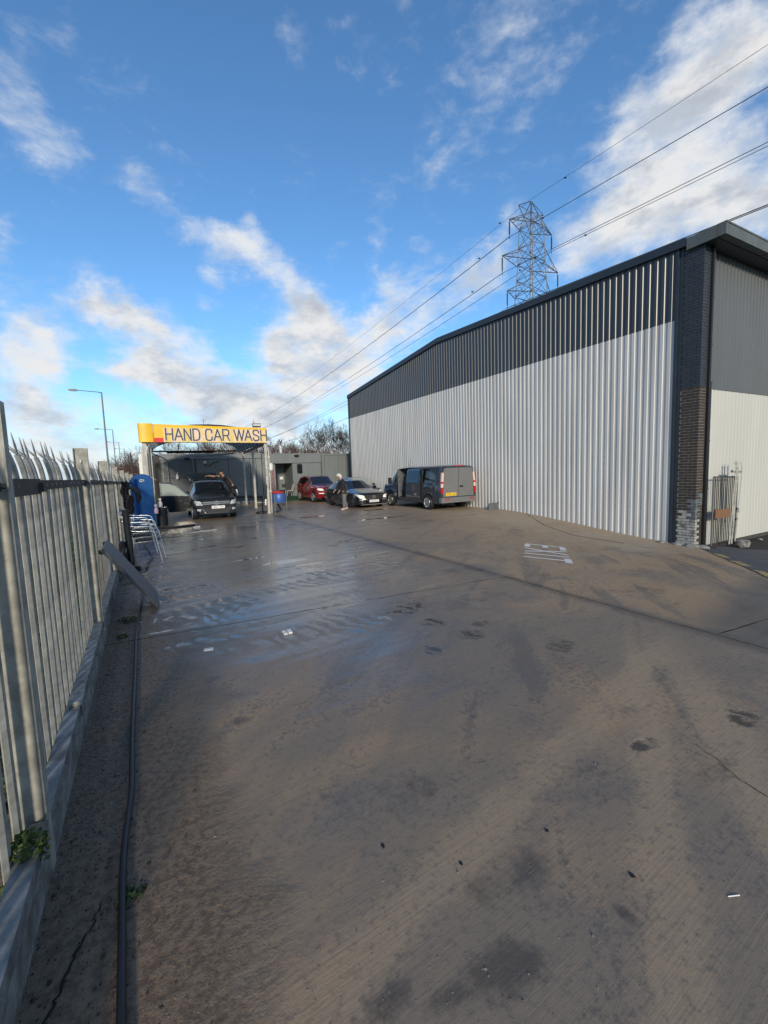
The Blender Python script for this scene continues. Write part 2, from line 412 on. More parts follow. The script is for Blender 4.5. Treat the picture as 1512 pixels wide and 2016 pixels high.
# ------------------------------------------------------------------ ground
def concrete():
    m = bpy.data.materials.new('stained yard concrete'); m.use_nodes = True
    t = m.node_tree; N = NT(t); p = t.nodes['Principled BSDF']
    P = N.n('ShaderNodeNewGeometry').outputs['Position']
    x, y, z = N.sep(P)
    def rot(a, sx, sy):
        c, s = math.cos(a), math.sin(a)
        u = N.m('ADD', N.m('MULTIPLY', x, c), N.m('MULTIPLY', y, s))
        w = N.m('ADD', N.m('MULTIPLY', x, -s), N.m('MULTIPLY', y, c))
        return N.comb(N.m('MULTIPLY', u, sx), N.m('MULTIPLY', w, sy), z)
    big = N.noise(P, .42, 5, .6, .6)
    mid = N.noise(P, 1.7, 6, .65, .5)
    fine = N.noise(P, 26, 6, .7)
    grit = N.noise(P, 130, 3, .7)
    along = N.noise(rot(R(44), .40, 2.3), 1.0, 6, .6, .45)      # wheel dirt dragged along the way out
    cross = N.noise(rot(R(4), .5, 3.2), 1.4, 6, .65, .4)       # smears across the slab
    pit = N.noise(P, 58, 4, .7, .6)
    gn = N.m('ADD', N.m('MULTIPLY_ADD', fine, .34, -.17), N.m('MULTIPLY_ADD', pit, .26, -.13))   # gritty edge for every stain
    # broom marks: fine grooves that run across the yard
    broom = N.noise(rot(R(3.5), 2.2, 85), 1.0, 3, .6, .1)
    broom2 = N.noise(rot(R(-2), .7, 15), 1.0, 4, .6, .3)
    grey, brown = (.228, .174, .122, 1), (.370, .244, .134, 1)
    right = N.ramp(x, 4.7, 5.3)
    tone = N.m('ADD', N.m('MULTIPLY_ADD', right, .16, big), N.m('MULTIPLY_ADD', along, .5, -.27))
    col = N.mix(N.ramp(tone, .38, .66), grey, brown)
    col = N.mix(N.m('MULTIPLY', N.ramp(N.m('ADD', mid, gn), .5, .72), .55), col, (.115, .102, .088, 1))
    col = N.mix(N.m('MULTIPLY', N.ramp(N.m('ADD', along, gn), .52, .64), .62), col, (.100, .092, .084, 1))
    col = N.mix(N.m('MULTIPLY', N.ramp(N.m('ADD', cross, gn), .56, .70), .5), col, (.115, .100, .084, 1))
    col = N.mix(N.m('MULTIPLY', N.ramp(N.noise(P, 3.1, 6, .7, .8), .64, .72), .8), col, (.035, .033, .032, 1))   # oil spots
    # warm, drier strip along the shed
    apron = N.m('MULTIPLY', N.ramp(N.m('ADD', x, N.m('MULTIPLY', mid, 1.6)), 9.6, 11.6), N.ramp(y, 4.5, 6.5))
    col = N.mix(N.m('MULTIPLY', apron, .8), col, (.40, .315, .21, 1))
    warm = N.m('MULTIPLY', N.m('MULTIPLY', right, N.ramp(y, 4.5, 7.5)), N.ramp(big, .3, .6))
    col = N.mix(N.m('MULTIPLY', warm, .6), col, (.31, .23, .145, 1))
    yardmouth = N.m('MULTIPLY', N.ramp(N.m('ADD', x, mid), 5.0, 5.9), N.ramp(N.m('ADD', y, N.m('MULTIPLY', x, -.25)), 1.4, .7))
    col = N.mix(N.m('MULTIPLY', yardmouth, .75), col, (.062, .061, .062, 1))
    blot = N.ramp(N.m('ADD', N.noise(N.v('ADD', P, (3.3, 1.7, 0)), .9, 5, .65, .6), gn), .60, .72)
    col = N.mix(N.m('MULTIPLY', blot, .5), col, (.065, .060, .055, 1))
    def spotmask(lst, amp=2.2, sc=7, edge=.5):
        r_ = None
        for (cx, cy, rx, ry, *w_) in lst:
            a = N.m('DIVIDE', N.m('SUBTRACT', x, cx), rx); b = N.m('DIVIDE', N.m('SUBTRACT', y, cy), ry)
            e = N.m('SUBTRACT', w_[0] if w_ else 1.0, N.m('ADD', N.m('MULTIPLY', a, a), N.m('MULTIPLY', b, b)))
            r_ = e if r_ is None else N.m('MAXIMUM', r_, e)
        return N.ramp(N.m('ADD', r_, N.m('ADD', N.m('MULTIPLY', gn, amp * .6), N.m('MULTIPLY_ADD', N.noise(P, sc, 5, .68), amp, -amp * .46))), .0, edge)
    # paler wheel tracks swinging out to the right, oil and soot stains between them
    for (lx, ly, ang, wd) in ((.3, 1.19, 14.1, .10), (1.32, .61, 33.0, .10), (3.0, 1.2, 40.0, .16)):
        d_ = N.m('ABSOLUTE', N.m('ADD', N.m('MULTIPLY', N.m('SUBTRACT', x, lx), -math.sin(R(ang))), N.m('MULTIPLY', N.m('SUBTRACT', y, ly), math.cos(R(ang)))))
        tr = N.m('MULTIPLY', N.ramp(N.m('ADD', N.m('ADD', d_, N.m('MULTIPLY', gn, .35)), N.m('MULTIPLY_ADD', mid, .22, -.11)), wd * 1.5, wd * .4), N.ramp(x, 4.6, 3.4))
        col = N.mix(N.m('MULTIPLY', tr, .65), col, (.37, .262, .158, 1))
    stains = spotmask([(.92, .96, .17, .10), (.55, 1.08, .10, .06), (.72, 1.0, .14, .05, .6), (-.12, 2.6, .10, .40, .8), (.0, 1.95, .08, .13, .8), (1.12, 1.85, .30, .16, .5), (1.2, 1.2, .26, .14, .6), (2.66, 1.13, .34, .16, .5), (1.45, .87, .035, .06), (.3, 3.74, .12, .10, .7), (.42, 3.0, .14, .08, .7), (3.7, 4.2, .7, .3, .4), (5.9, 3.4, .9, .3, .5)], 3.6, 5.5, 1.3)
    col = N.mix(N.m('MULTIPLY', stains, .62), col, (.035, .032, .030, 1))
    # mud beside the fence
    edge = N.m('ADD', x, N.m('MULTIPLY_ADD', mid, -1.1, .42))
    mud = N.m('MULTIPLY', N.ramp(edge, .34, -.12), N.ramp(y, 13, 7))
    col = N.mix(N.m('MULTIPLY', mud, .9), col, N.mix(N.ramp(fine, .4, .62), (.105, .070, .042, 1), (.24, .165, .10, 1)))
    # dark dirt in the long joint
    jd = N.m('ABSOLUTE', N.m('SUBTRACT', x, N.m('MULTIPLY_ADD', mid, .3, 4.58)))
    col = N.mix(N.m('MULTIPLY', N.ramp(jd, .22, .0), .5), col, (.030, .027, .025, 1))
    # grain
    col = N.mix(N.ramp(fine, .50, .70, 0, .45), col, (.095, .083, .070, 1))
    col = N.mix(N.ramp(pit, .63, .75, 0, .35), col, (.085, .070, .055, 1))
    col = N.mix(N.ramp(grit, .62, .74, 0, .6), col, (.26, .23, .19, 1))
    col = N.mix(N.ramp(broom, .5, .72, 0, .30), col, (.125, .104, .082, 1))
    # water: a wide damp film in the wash lane, thin puddles in it
    ex = N.m('DIVIDE', N.m('SUBTRACT', x, 2.0), 3.0); ey = N.m('DIVIDE', N.m('SUBTRACT', y, 10.4), 8.4)
    rad = N.m('ADD', N.m('MULTIPLY', ex, ex), N.m('MULTIPLY', ey, ey))
    film = N.ramp(N.m('ADD', rad, N.m('MULTIPLY_ADD', cross, 1.5, -.75)), 1.15, .35)
    far = N.m('MULTIPLY', N.m('MULTIPLY', N.ramp(y, 8.5, 13), N.ramp(x, 10.2, 7.6)), N.ramp(cross, .66, .40))
    wet = N.m('MAXIMUM', film, N.m('MULTIPLY', far, .85))
    low = N.noise(rot(R(5), .8, 2.6), 1.15, 5, .6, .35)
    # cleat ridges left by tyres: short ribs set across the lane
    ribs = N.m('SINE', N.m('MULTIPLY', N.m('ADD', N.m('ADD', x, N.m('MULTIPLY', y, .35)), N.m('ADD', N.m('MULTIPLY', mid, .75), N.m('MULTIPLY', fine, .10))), 2 * math.pi / .19))
    ribzone = N.m('MULTIPLY', N.ramp(N.noise(rot(R(8), .35, 1.4), 1.0, 3), .46, .60), N.m('MULTIPLY', N.ramp(y, 3.4, 4.4), N.ramp(y, 8.5, 6.8)))
    pud = N.ramp(N.m('ADD', low, N.m('MULTIPLY', N.m('MULTIPLY', ribs, ribzone), .13)), .60, .66)
    pud = N.m('MULTIPLY', pud, N.ramp(wet, .25, .7))
    spot = spotmask([(2.21, 8.25, .42, .20), (2.28, 7.2, .26, .16), (2.5, 7.7, .3, .08), (1.75, 5.95, .34, .13, .9), (2.15, 5.75, .28, .10, .9), (.5, 5.42, .07, .17), (.75, 5.3, .16, .06), (1.79, 4.05, .14, .10, .8), (1.4, 4.6, .2, .06), (.64, 4.64, .14, .05),
                             (1.3, 15.4, .5, .12), (2.9, 15.0, .5, .1), (.6, 14.2, .6, .12), (3.4, 16.4, .5, .14), (4.4, 14.6, .4, .1), (1.5, 13.0, .5, .1), (7.5, 14.0, 1.0, .16), (10.4, 12.6, .9, .14), (5.6, 16.8, .8, .2), (9.3, 17.6, .9, .2)], 2.6, 6, .35)
    spot = N.m('MULTIPLY', spot, N.ramp(N.m('ADD', ribs, N.m('MULTIPLY', N.ramp(y, 6.2, 7.0), 2.0)), -.5, .1))
    cleat = spotmask([(2.66, 3.81, .16, .15), (2.76, 3.31, .16, .13), (3.05, 3.5, .12, .08), (3.32, 1.23, .14, .10), (2.48, 1.41, .12, .05), (3.28, 2.63, .16, .13), (2.21, 3.22, .09, .13)], 3.2, 8, .8)
    col = N.mix(N.m('MULTIPLY', cleat, N.ramp(ribs, -.6, .3, .2, .75)), col, (.040, .030, .020, 1))
    pud = N.m('MAXIMUM', pud, N.m('MULTIPLY', N.m('MULTIPLY', cleat, N.ramp(ribs, .2, .6)), .8))
    pud = N.m('MAXIMUM', pud, spot)
    wetcol = N.mix(1.0, col, (.62, .60, .60, 1), 'MULTIPLY')
    col = N.mix(N.m('MULTIPLY', wet, .85), col, wetcol)
    col = N.mix(N.m('MULTIPLY', pud, .5), col, (.022, .020, .018, 1))
    N.put(p.inputs['Base Color'], col)
    damp = N.ramp(N.m('ADD', mid, cross), .8, 1.25, .70, .48)
    ro = N.n('ShaderNodeMix', data_type='FLOAT'); N.put(ro.inputs[0], N.m('MULTIPLY', wet, N.m('SUBTRACT', 1.0, N.m('MULTIPLY', ribzone, N.ramp(N.m('ADD', ribs, N.m('MULTIPLY_ADD', cross, 3.0, -1.5)), .4, -.8, 0, .6))))); N.put(ro.inputs[2], damp); N.put(ro.inputs[3], N.ramp(cross, .3, .7, .13, .30))
    rp = N.n('ShaderNodeMix', data_type='FLOAT'); N.put(rp.inputs[0], pud); N.put(rp.inputs[2], ro.outputs[0]); rp.inputs[3].default_value = .035
    N.put(p.inputs['Roughness'], rp.outputs[0])
    N.put(p.inputs['Specular IOR Level'], N.ramp(N.m('MAXIMUM', wet, pud), 0, 1, .5, 1.0))
    h = N.m('ADD', N.m('MULTIPLY', fine, .22), N.m('MULTIPLY', grit, .10))
    h = N.m('ADD', h, N.m('MULTIPLY', broom, .16))
    h = N.m('ADD', h, N.m('MULTIPLY', broom2, .03))
    h = N.m('ADD', h, N.m('MULTIPLY', N.m('MULTIPLY', ribs, N.m('MAXIMUM', ribzone, cleat)), .5))
    h = N.m('ADD', h, N.m('MULTIPLY', N.m('MULTIPLY', fine, mud), 2.2))
    b = N.n('ShaderNodeBump'); b.inputs['Distance'].default_value = .02
    N.put(b.inputs['Strength'], N.m('MULTIPLY', N.m('SUBTRACT', 1.0, pud), N.ramp(wet, 0, 1, .42, .08)))
    N.put(b.inputs['Height'], h); t.links.new(b.outputs[0], p.inputs['Normal'])
    return m
M['concrete'] = concrete()

def sheet(x0, x1, y0, y1, step, lift, skirt=0.0, jitter=0.0, seed=1, zf=ground_z, skew=0.0):
    """a grid that follows the ground, with a skirt so that its edges have depth"""
    mb = MB(); q = random.Random(seed)
    nx = max(2, round((x1 - x0) / step)); ny = max(2, round((y1 - y0) / step))
    for j in range(ny + 1):
        for i in range(nx + 1):
            xx = lerp(x0, x1, i / nx); yy = lerp(y0, y1, j / ny)
            if i in (0, nx): xx += q.uniform(-jitter, jitter)
            if j in (0, ny): yy += q.uniform(-jitter, jitter)
            yy += skew * (xx - x0)
            mb.v.append((xx, yy, zf(xx, yy) + lift))
    for j in range(ny):
        for i in range(nx):
            a = j * (nx + 1) + i
            mb.f.append((a, a + 1, a + nx + 2, a + nx + 1)); mb.mi.append(0)
    if skirt:
        ring = [i for i in range(nx + 1)] + [j * (nx + 1) + nx for j in range(1, ny + 1)] + [ny * (nx + 1) + i for i in range(nx - 1, -1, -1)] + [j * (nx + 1) for j in range(ny - 1, 0, -1)]
        b = len(mb.v)
        for k in ring: v = mb.v[k]; mb.v.append((v[0], v[1], v[2] - skirt))
        n = len(ring)
        for k in range(n): mb.f.append((ring[k], b + k, b + (k + 1) % n, ring[(k + 1) % n])); mb.mi.append(1)
    return mb

mb = MB(); mb.span((-1500, -400, -3.2), (1500, 2500, -3.0))
tag(mb.build('ground', M['earth']), kind='structure')
# level ground behind the yard, beyond the fence and behind the shed
tag(sheet(-60, -.78, -12, 200, 4.0, -.10, zf=lambda x, y: -.008 * min(max(0, y - 6), 30) - .02).build('verge', M['earth'], smooth=60), kind='structure')
tag(sheet(-.78, 80, 33.5, 200, 4.0, -.30, zf=lambda x, y: -.12).build('waste_ground', M['earth'], smooth=60), kind='structure')
tag(sheet(-15, -6.6, -12, 200, 2.0, -.04, zf=lambda x, y: -.008 * min(max(0, y - 6), 30) - .02).build('road', M['asphalt'], smooth=60), kind='structure')
yard = tag(sheet(-.80, 40, -8, 33.6, .6, -.03).build('yard', M['crack'], smooth=60), kind='structure')
SL = [(-.78, 4.748, -6.0, -1.1, .25), (-.78, 4.748, -1.08, 5.17, .11), (-.78, 4.748, 5.185, 11.0, .16), (-.78, 4.748, 11.008, 17.0, .3), (-.78, 4.748, 17.008, 23.0, .4), (-.78, 4.748, 23.02, 33.5, .5),
      (4.762, 11.5, -6.0, 2.018, .25), (4.762, 13.6, 2.03, 8.6, .2), (4.762, 12.85, 8.61, 15.2, .3), (4.762, 12.85, 15.22, 22.0, .4), (4.762, 13.2, 22.02, 33.5, .5)]
for k, (x0, x1, y0, y1, st) in enumerate(SL):
    sheet(x0, x1, y0, y1, st, 0, skirt=.03, jitter=.008, seed=k, skew=-.062 if x0 < 0 and y0 > 5 else 0.0).build('concrete_slab', [M['concrete'], M['crack']], yard, smooth=60) if not (x0 < 0 and y1 == 5.17) else None
# the slab under the photographer ends at a slightly skewed joint
mbn = MB(); nx, ny = 50, 58
for j in range(ny + 1):
    for i in range(nx + 1):
        xx = lerp(-.78, 4.748, i / nx); yt = 5.17 - .062 * (xx + .78); yy = lerp(-1.08, yt, j / ny)
        mbn.v.append((xx, yy, ground_z(xx, yy)))
for j in range(ny):
    for i in range(nx):
        a = j * (nx + 1) + i; mbn.f.append((a, a + 1, a + nx + 2, a + nx + 1)); mbn.mi.append(0)
mbn.build('concrete_slab', M['concrete'], yard, smooth=60)

# asphalt lane in front of the shed, laid to the worn yellow line
mb = MB(); dl = Vector((2.86, 2.12, 0)).normalized(); nl = Vector((dl.y, -dl.x, 0)); p0 = Vector((13.5, 6.45, 0))
NA, NB = 40, 40
for a in range(NA + 1):
    for b in range(NB + 1):
        p = p0 - dl * (a * .35) + nl * (b * .45)
        mb.v.append((p.x, p.y, ground_z(p.x, p.y) + .007))
for a in range(NA):
    for b in range(NB):
        k = a * (NB + 1) + b; mb.f.append((k, k + 1, k + NB + 2, k + NB + 1)); mb.mi.append(0)
lane = tag(mb.build('asphalt_lane', M['asphalt'], smooth=60), kind='structure')
for k in range(7):
    c = Vector((11.75, 5.16, 0)) - dl * (k * 1.27 + .1)
    mb = MB(); q = random.Random(50 + k); n = 8
    for i in range(n + 1):
        for s in (0, 1):
            p = c - dl * (.74 * i / n) + nl * (s * .17 + q.uniform(-.02, .02))
            mb.v.append((p.x, p.y, ground_z(p.x, p.y) + .012))
    for i in range(n): mb.f.append((2 * i, 2 * i + 1, 2 * i + 3, 2 * i + 2)); mb.mi.append(0)
    mb.build('yellow_dash', M['yellowpaint'], lane)

# EXIT painted on the ground, read from the car wash lane: letter tops point to the shed
ex = thing('exit_marking', 'worn white EXIT lettering painted on the concrete', 'road marking', (7.0, 6.2, 0))
ex.location.z = 0
def ground_strip(mb, a, b, w):
    a, b = Vector((*a, 0)), Vector((*b, 0)); d = (b - a); L = d.length; d.normalize(); s = Vector((-d.y, d.x, 0)) * w / 2; n = max(2, int(L / .15)); k = len(mb.v)
    for i in range(n + 1):
        for sg in (-1, 1):
            p = a + d * (L * i / n) + s * sg; mb.v.append((p.x - 7.0, p.y - 6.2, ground_z(p.x, p.y) + .006))
    for i in range(n): mb.f.append((k + 2 * i, k + 2 * i + 1, k + 2 * i + 3, k + 2 * i + 2)); mb.mi.append(0)
# text frame: foot of the E first, letter tops away from the photographer's left
U = Vector((.56, -.83)).normalized(); V = Vector((-.74, -.67)).normalized(); O = Vector((7.96, 7.46))
def ep(u, v): q_ = O + U * u + V * v; return (q_.x, q_.y)
H = .88
LET = {'E': [((0, .04), (H, .04)), ((.05, .04), (.05, .52)), ((H - .05, .04), (H - .05, .58)), ((.45, .04), (.45, .42))],
       'X': [((0, .72), (H, 1.24)), ((0, 1.24), (H, .72))],
       'I': [((0, 1.53), (H, 1.53))],
       'T': [((0, 2.02), (H, 2.02)), ((H - .05, 1.76), (H - .05, 2.30))]}
for ch, st in LET.items():
    mb = MB()
    for a, b in st: ground_strip(mb, ep(*a), ep(*b), .115 if abs(a[0] - b[0]) > .2 else .13)
    mb.build('letter', M['roadpaint'], ex)

# dirt crack beside the hose, and the crack on the apron
def crack(path, w, name='crack'):
    mb = MB(); q = random.Random(3); pts = []
    for (a, b) in zip(path, path[1:]):
        for i in range(6):
            t_ = i / 6; pts.append((lerp(a[0], b[0], t_) + q.uniform(-.008, .008), lerp(a[1], b[1], t_) + q.uniform(-.008, .008)))
    pts.append(path[-1])
    for i, p in enumerate(pts):
        a = Vector(pts[max(0, i - 1)]); b = Vector(pts[min(len(pts) - 1, i + 1)]); d = (b - a).normalized(); s = Vector((-d.y, d.x)) * w * q.uniform(.3, 1.0) / 2
        for sg in (-1, 1): mb.v.append((p[0] + s.x * sg, p[1] + s.y * sg, ground_z(p[0], p[1]) + .004))
    for i in range(len(pts) - 1): mb.f.append((2 * i, 2 * i + 1, 2 * i + 3, 2 * i + 2)); mb.mi.append(0)
    return mb.build(name, M['crack'], yard)
crack([(-.30, 1.95), (-.33, 1.86), (-.37, 1.78), (-.40, 1.66), (-.435, 1.56), (-.44, 1.50), (-.46, 1.42), (-.49, 1.30)], .012)
crack([(12.5, 11.6), (11.3, 9.8), (10.6, 8.1), (10.9, 6.8)], .05)
crack([(2.75, 1.25), (2.70, 1.12), (2.62, .98), (2.60, .85)], .005)

# ------------------------------------------------------------------ industrial shed
WX, CY, FY = 12.8, 6.0, 28.25          # gable wall plane, near corner, far corner
BND = 5.46                             # change from pale to dark sheet on the gable
def roof_z(y): return interp([(CY, 7.42), (17.4, 7.98), (FY, 7.08)], y)
shed = thing('industrial_shed', 'big ribbed metal shed with pale lower and dark slate upper cladding', 'warehouse', (WX, CY, 0))
O3 = (WX, CY, 0)
def ribs(x_or_y, a0, a1, pitch=.2, depth=.019, crest=.085, flank=.016):
    """one trapezoidal profile: list of (along, out, kind) ; kind colours the strip that ENDS at the point"""
    pts = [(a0, 0, 1)]; a = a0; trough = pitch - crest - 2 * flank
    while a + pitch < a1:
        for da, out, kind in ((trough, 0, 1), (flank, depth, 2), (crest, depth, 1), (flank, 0, 1)):
            a += da; pts.append((a, out, kind))
    pts.append((a1, 0, 1))
    return pts
# gable: going away from the camera (+y) the flank met first faces the photographer
def gable(name, zlo, zhi, mats):
    mb = MB(O3); pr = ribs('y', 6.66, FY - .06)
    for i, (y, o, k) in enumerate(pr):
        mb.v.append((-.045 - o, y - CY, zlo(y))); mb.v.append((-.045 - o, y - CY, zhi(y)))
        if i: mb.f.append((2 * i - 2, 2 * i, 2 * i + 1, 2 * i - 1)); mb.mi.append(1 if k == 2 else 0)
    return mb.build(name, mats, shed)
gable('lower_cladding', lambda y: ground_z(WX, y) - .25, lambda y: BND, [M['clad_white'], M['clad_white']])
gable('upper_cladding', lambda y: BND + .002, lambda y: roof_z(y) - .12, [M['clad_dark'], M['clad_flank_lit']])
# cladding screws
mb = MB(O3)
pr = [p for p in ribs('y', 6.66, 14.0)]
for z in (.35, 1.9, 3.4, 4.9, 6.6):
    y = 6.66 + .2 * .5 - .02
    while y < 12.5:
        mb.box((WX - .049, y - .08, z), (.012, .018, .018)); y += .4
tag(mb.build('cladding_screw', M['clad_slate_lit'], shed), kind='stuff')
# solid core so that nothing shows behind the sheets
mb = MB(O3); mb.prism([(CY + .22, -1.2), (FY - .03, -1.2), (FY - .03, roof_z(FY) - .15), (17.4, roof_z(17.4) - .15), (CY + .22, roof_z(CY) - .15)], (0, 1, 0), (0, 0, 1), (WX + .02, 0, 0), (40, 0, 0))
mb.build('wall_core', M['clad_dark'], shed)
# verge flashing along the gable top, thin bright lip above it
mb = MB(O3); ys = [CY + .42, 17.4, FY + .05]
for a, b in zip(ys, ys[1:]):
    mb.slab((WX - .14, a, roof_z(a) - .20), (0, b - a, roof_z(b) - roof_z(a)), (.13, 0, 0), (0, 0, .20))
mb.build('verge_flashing', M['trim_dark'], shed)
mb = MB(O3)
for a, b in zip(ys, ys[1:]):
    mb.slab((WX - .145, a, roof_z(a) + .002), (0, b - a, roof_z(b) - roof_z(a)), (.20, 0, 0), (0, 0, .022))
mb.build('verge_capping', M['clad_slate_lit'], shed)
mb = MB(O3)
for a, b in zip([CY, 17.4, FY + .05], [17.4, FY + .05]):
    mb.slab((WX + .06, a, roof_z(a) - .06), (0, b - a, roof_z(b) - roof_z(a)), (40, 0, 0), (0, 0, .05))
mb.build('roof', M['roof'], shed)
# corner trims
mb = MB(O3); mb.span((WX - .085, 6.60, -1.0), (WX + .05, 6.665, 7.27)); mb.span((WX - .03, 6.50, -1.0), (WX + .05, 6.598, 7.24)); mb.build('corner_trim', M['trim_dark'], shed)
mb = MB(O3); mb.span((WX - .10, FY - .06, -.5), (WX + .05, FY + .04, 6.9)); mb.build('corner_trim', M['trim_dark'], shed)

# brick pier at the near corner: every unpainted brick is its own piece, laid in courses
BH, CO, L, Wd = .065, .0765, .213, .103
X0, Y0 = WX - .03, 6.02                # outer corner of the pier
meshes = {}
def brick(c, d, mat):
    key = (tuple(round(v, 3) for v in d), mat)
    if key not in meshes:
        mb = MB(); h = [v / 2 for v in d]; mb.box((0, 0, 0), d); me = mb.mesh('brick', M[mat])
        bm = bmesh.new(); bm.from_mesh(me); bmesh.ops.bevel(bm, geom=bm.edges[:], offset=.004, segments=1, affect='EDGES'); bm.to_mesh(me); bm.free()
        meshes[key] = me
    return obj('brick', meshes[key], shed, Vector(c) - Vector(O3))
q = random.Random(11); z = -.735; k = 0; painted = MB(O3)
while z < 7.15:
    zc = z + BH / 2; even = k % 2 == 0
    def lay(x0, x1, y0, y1, face):
        j = q.uniform(-.003, .003)
        if z > 3.60:
            painted.span((x0 + j, y0 + j, z + .001), (x1 + j, y1 + j, z + BH)); return
        if face == 'gable' and z < .16 + q.uniform(-.24, .20): mat = 'brick_white'
        elif face == 'corner' and z < .62: mat = 'brick_blue' if z > .10 else 'brick_white'
        elif face == 'front' and .20 < z < .75: mat = 'brick_blue' if z > .42 else 'brick'
        else: mat = 'brick'
        brick(((x0 + x1) / 2 + j, (y0 + y1) / 2 + j, zc), (x1 - x0, y1 - y0, BH), mat)
    e = .0115
    if even:
        lay(X0, X0 + L, Y0, Y0 + Wd, 'corner')
        lay(X0, X0 + Wd, Y0 + Wd + e, Y0 + Wd + e + L, 'gable'); lay(X0, X0 + Wd, Y0 + Wd + L + 2 * e, Y0 + .475, 'gable')
        lay(X0 + L + e, X0 + L + e + Wd, Y0, Y0 + Wd, 'front')
    else:
        lay(X0, X0 + Wd, Y0, Y0 + L, 'corner')
        lay(X0, X0 + Wd, Y0 + L + e, Y0 + 2 * L + e, 'gable'); 
        lay(X0 + Wd + e, X0 + Wd + e + L, Y0, Y0 + Wd, 'front')
    z += CO; k += 1
tag(painted.build('brick', M['brick_paint'], shed), kind='stuff')
mb = MB(O3); mb.span((X0 + .007, Y0 + .007, .13), (X0 + .32, Y0 + .47, 3.60)); mb.build('mortar', M['mortar'], shed)
mb = MB(O3); mb.span((X0 + .007, Y0 + .007, -1.0), (X0 + .32, Y0 + .47, .13)); mb.build('mortar', M['mortar_grime'], shed)
mb = MB(O3); mb.span((X0 + .006, Y0 + .006, 3.60), (X0 + .32, Y0 + .47, 7.2)); mb.build('mortar', M['mortar_dark'], shed)

# front elevation: ribbed sheets running to the right
FYW = 6.14
def front(name, z0, z1, mat):
    mb = MB(O3); pr = ribs('x', 13.22, 33, depth=.006 if z1 < 4 else .030, crest=.10, flank=.02)
    for i, (xx, o, kk) in enumerate(pr):
        mb.v.append((xx - WX, FYW - o - CY, z0)); mb.v.append((xx - WX, FYW - o - CY, z1))
        if i: mb.f.append((2 * i - 2, 2 * i, 2 * i + 1, 2 * i - 1)); mb.mi.append(0)
    return mb.build(name, mat, shed)
front('front_lower_cladding', -.70, 3.60, M['clad_front'])
front('front_upper_cladding', 3.602, 7.3, M['clad_slate_lit'])
mb = MB(O3); mb.span((13.2, FYW - .035, -.95), (33, FYW + .3, -.702)); mb.build('plinth', M['mortar_grime'], shed)
# eaves: soffit, boxed gutter in lengths with joint straps
mb = MB(O3); mb.span((WX - .10, 5.72, 7.12), (33, 6.13, 7.16)); mb.build('soffit', M['trim_dark'], shed)
x = WX - .13
for k in range(9):
    x1 = x + (.16 if k == 0 else 2.2)
    mb = MB(O3); mb.span((x + .004, 5.53, 7.14), (x1 - .004, 5.72, 7.42)); mb.span((x + .002, 5.515, 7.40), (x1 - .002, 5.725, 7.435))
    mb.build('gutter_length', M['trim_green'], shed)
    if k: mb = MB(O3); mb.span((x1 - .03, 5.51, 7.125), (x1 + .03, 5.73, 7.44)); mb.build('gutter_strap', M['trim_green'], shed)
    x = x1
mb = MB(O3); mb.span((WX - .135, 5.73, 7.13), (WX - .02, 6.40, 7.42)); mb.build('gutter_end_cover', M['trim_green'], shed)
# downpipe with clips, coupled to a fatter black lower pipe
PX, PY = 13.21, 6.02
pipe = MB(O3).tube([(PX, PY, -.70), (PX, PY, 3.75)], .068, 14).build('downpipe', M['pipe_black'], shed, smooth=40)
MB(O3).tube([(PX, PY, 3.75), (PX, PY, 7.12)], .045, 12).build('upper_downpipe', M['lamp_grey'], shed, smooth=40)
for z in (.92, 2.2, 3.72, 4.7, 5.9):
    mb = MB(O3); mb.tube([(PX, PY, z - .02), (PX, PY, z + .02)], .078 if z < 3.8 else .054, 14); mb.box((PX - .12, PY + .02, z), (.16, .02, .02)); mb.build('pipe_clip', M['pipe_black'], shed)
mb = MB(O3); mb.span((13.10, 5.96, -1.0), (13.175, 6.12, 7.12)); mb.build('recess_board', M['black'], shed)

# rough concrete edge and rubble at the foot of the corner
q = random.Random(5)
for k, (x, y, s) in enumerate(((12.55, 6.35, .16), (12.6, 6.02, .2), (12.78, 5.82, .18), (13.0, 5.74, .14), (12.45, 6.7, .14))):
    bm = bmesh.new(); bmesh.ops.create_icosphere(bm, subdivisions=1, radius=s)
    for v in bm.verts: v.co = Vector((v.co.x * q.uniform(.8, 1.3), v.co.y * q.uniform(.8, 1.3), v.co.z * .35 * q.uniform(.6, 1.1)))
    me = bpy.data.meshes.new('rubble'); bm.to_mesh(me); bm.free(); me.materials.append(M['stone_grey'] if k != 3 else M['brick'])
    o = obj('rubble', me, None, (x, y, ground_z(x, y) + .02), q.uniform(0, 3))
    tag(o, ['pale broken concrete lump at the pale cladding end of the pier', 'largest pale concrete lump against the brick pier', 'pale concrete lump at the outer corner of the brick pier', 'reddish broken brick end below the black downpipe', 'small concrete lump farthest left along the shed foot'][k], 'rubble', 'broken concrete along the foot of the shed corner')

# ------------------------------------------------------------------ palisade fence
def fx(y): return interp([(-3, -.46), (2.26, -.505), (5.25, -.545), (8.24, -.60), (11.2, -.645), (14.2, -.65), (20, -.64)], y)   # yard-side face of the posts
fence = thing('palisade_fence', 'galvanised steel palisade fence with splayed spiked pales along the yard', 'fence', (-.6, 2.26, 0))
FO = (-.6, 2.26, 0)
POSTS = [-.73 + 2.99 * k for k in range(8)]          # the first lies behind the photographer and is not built
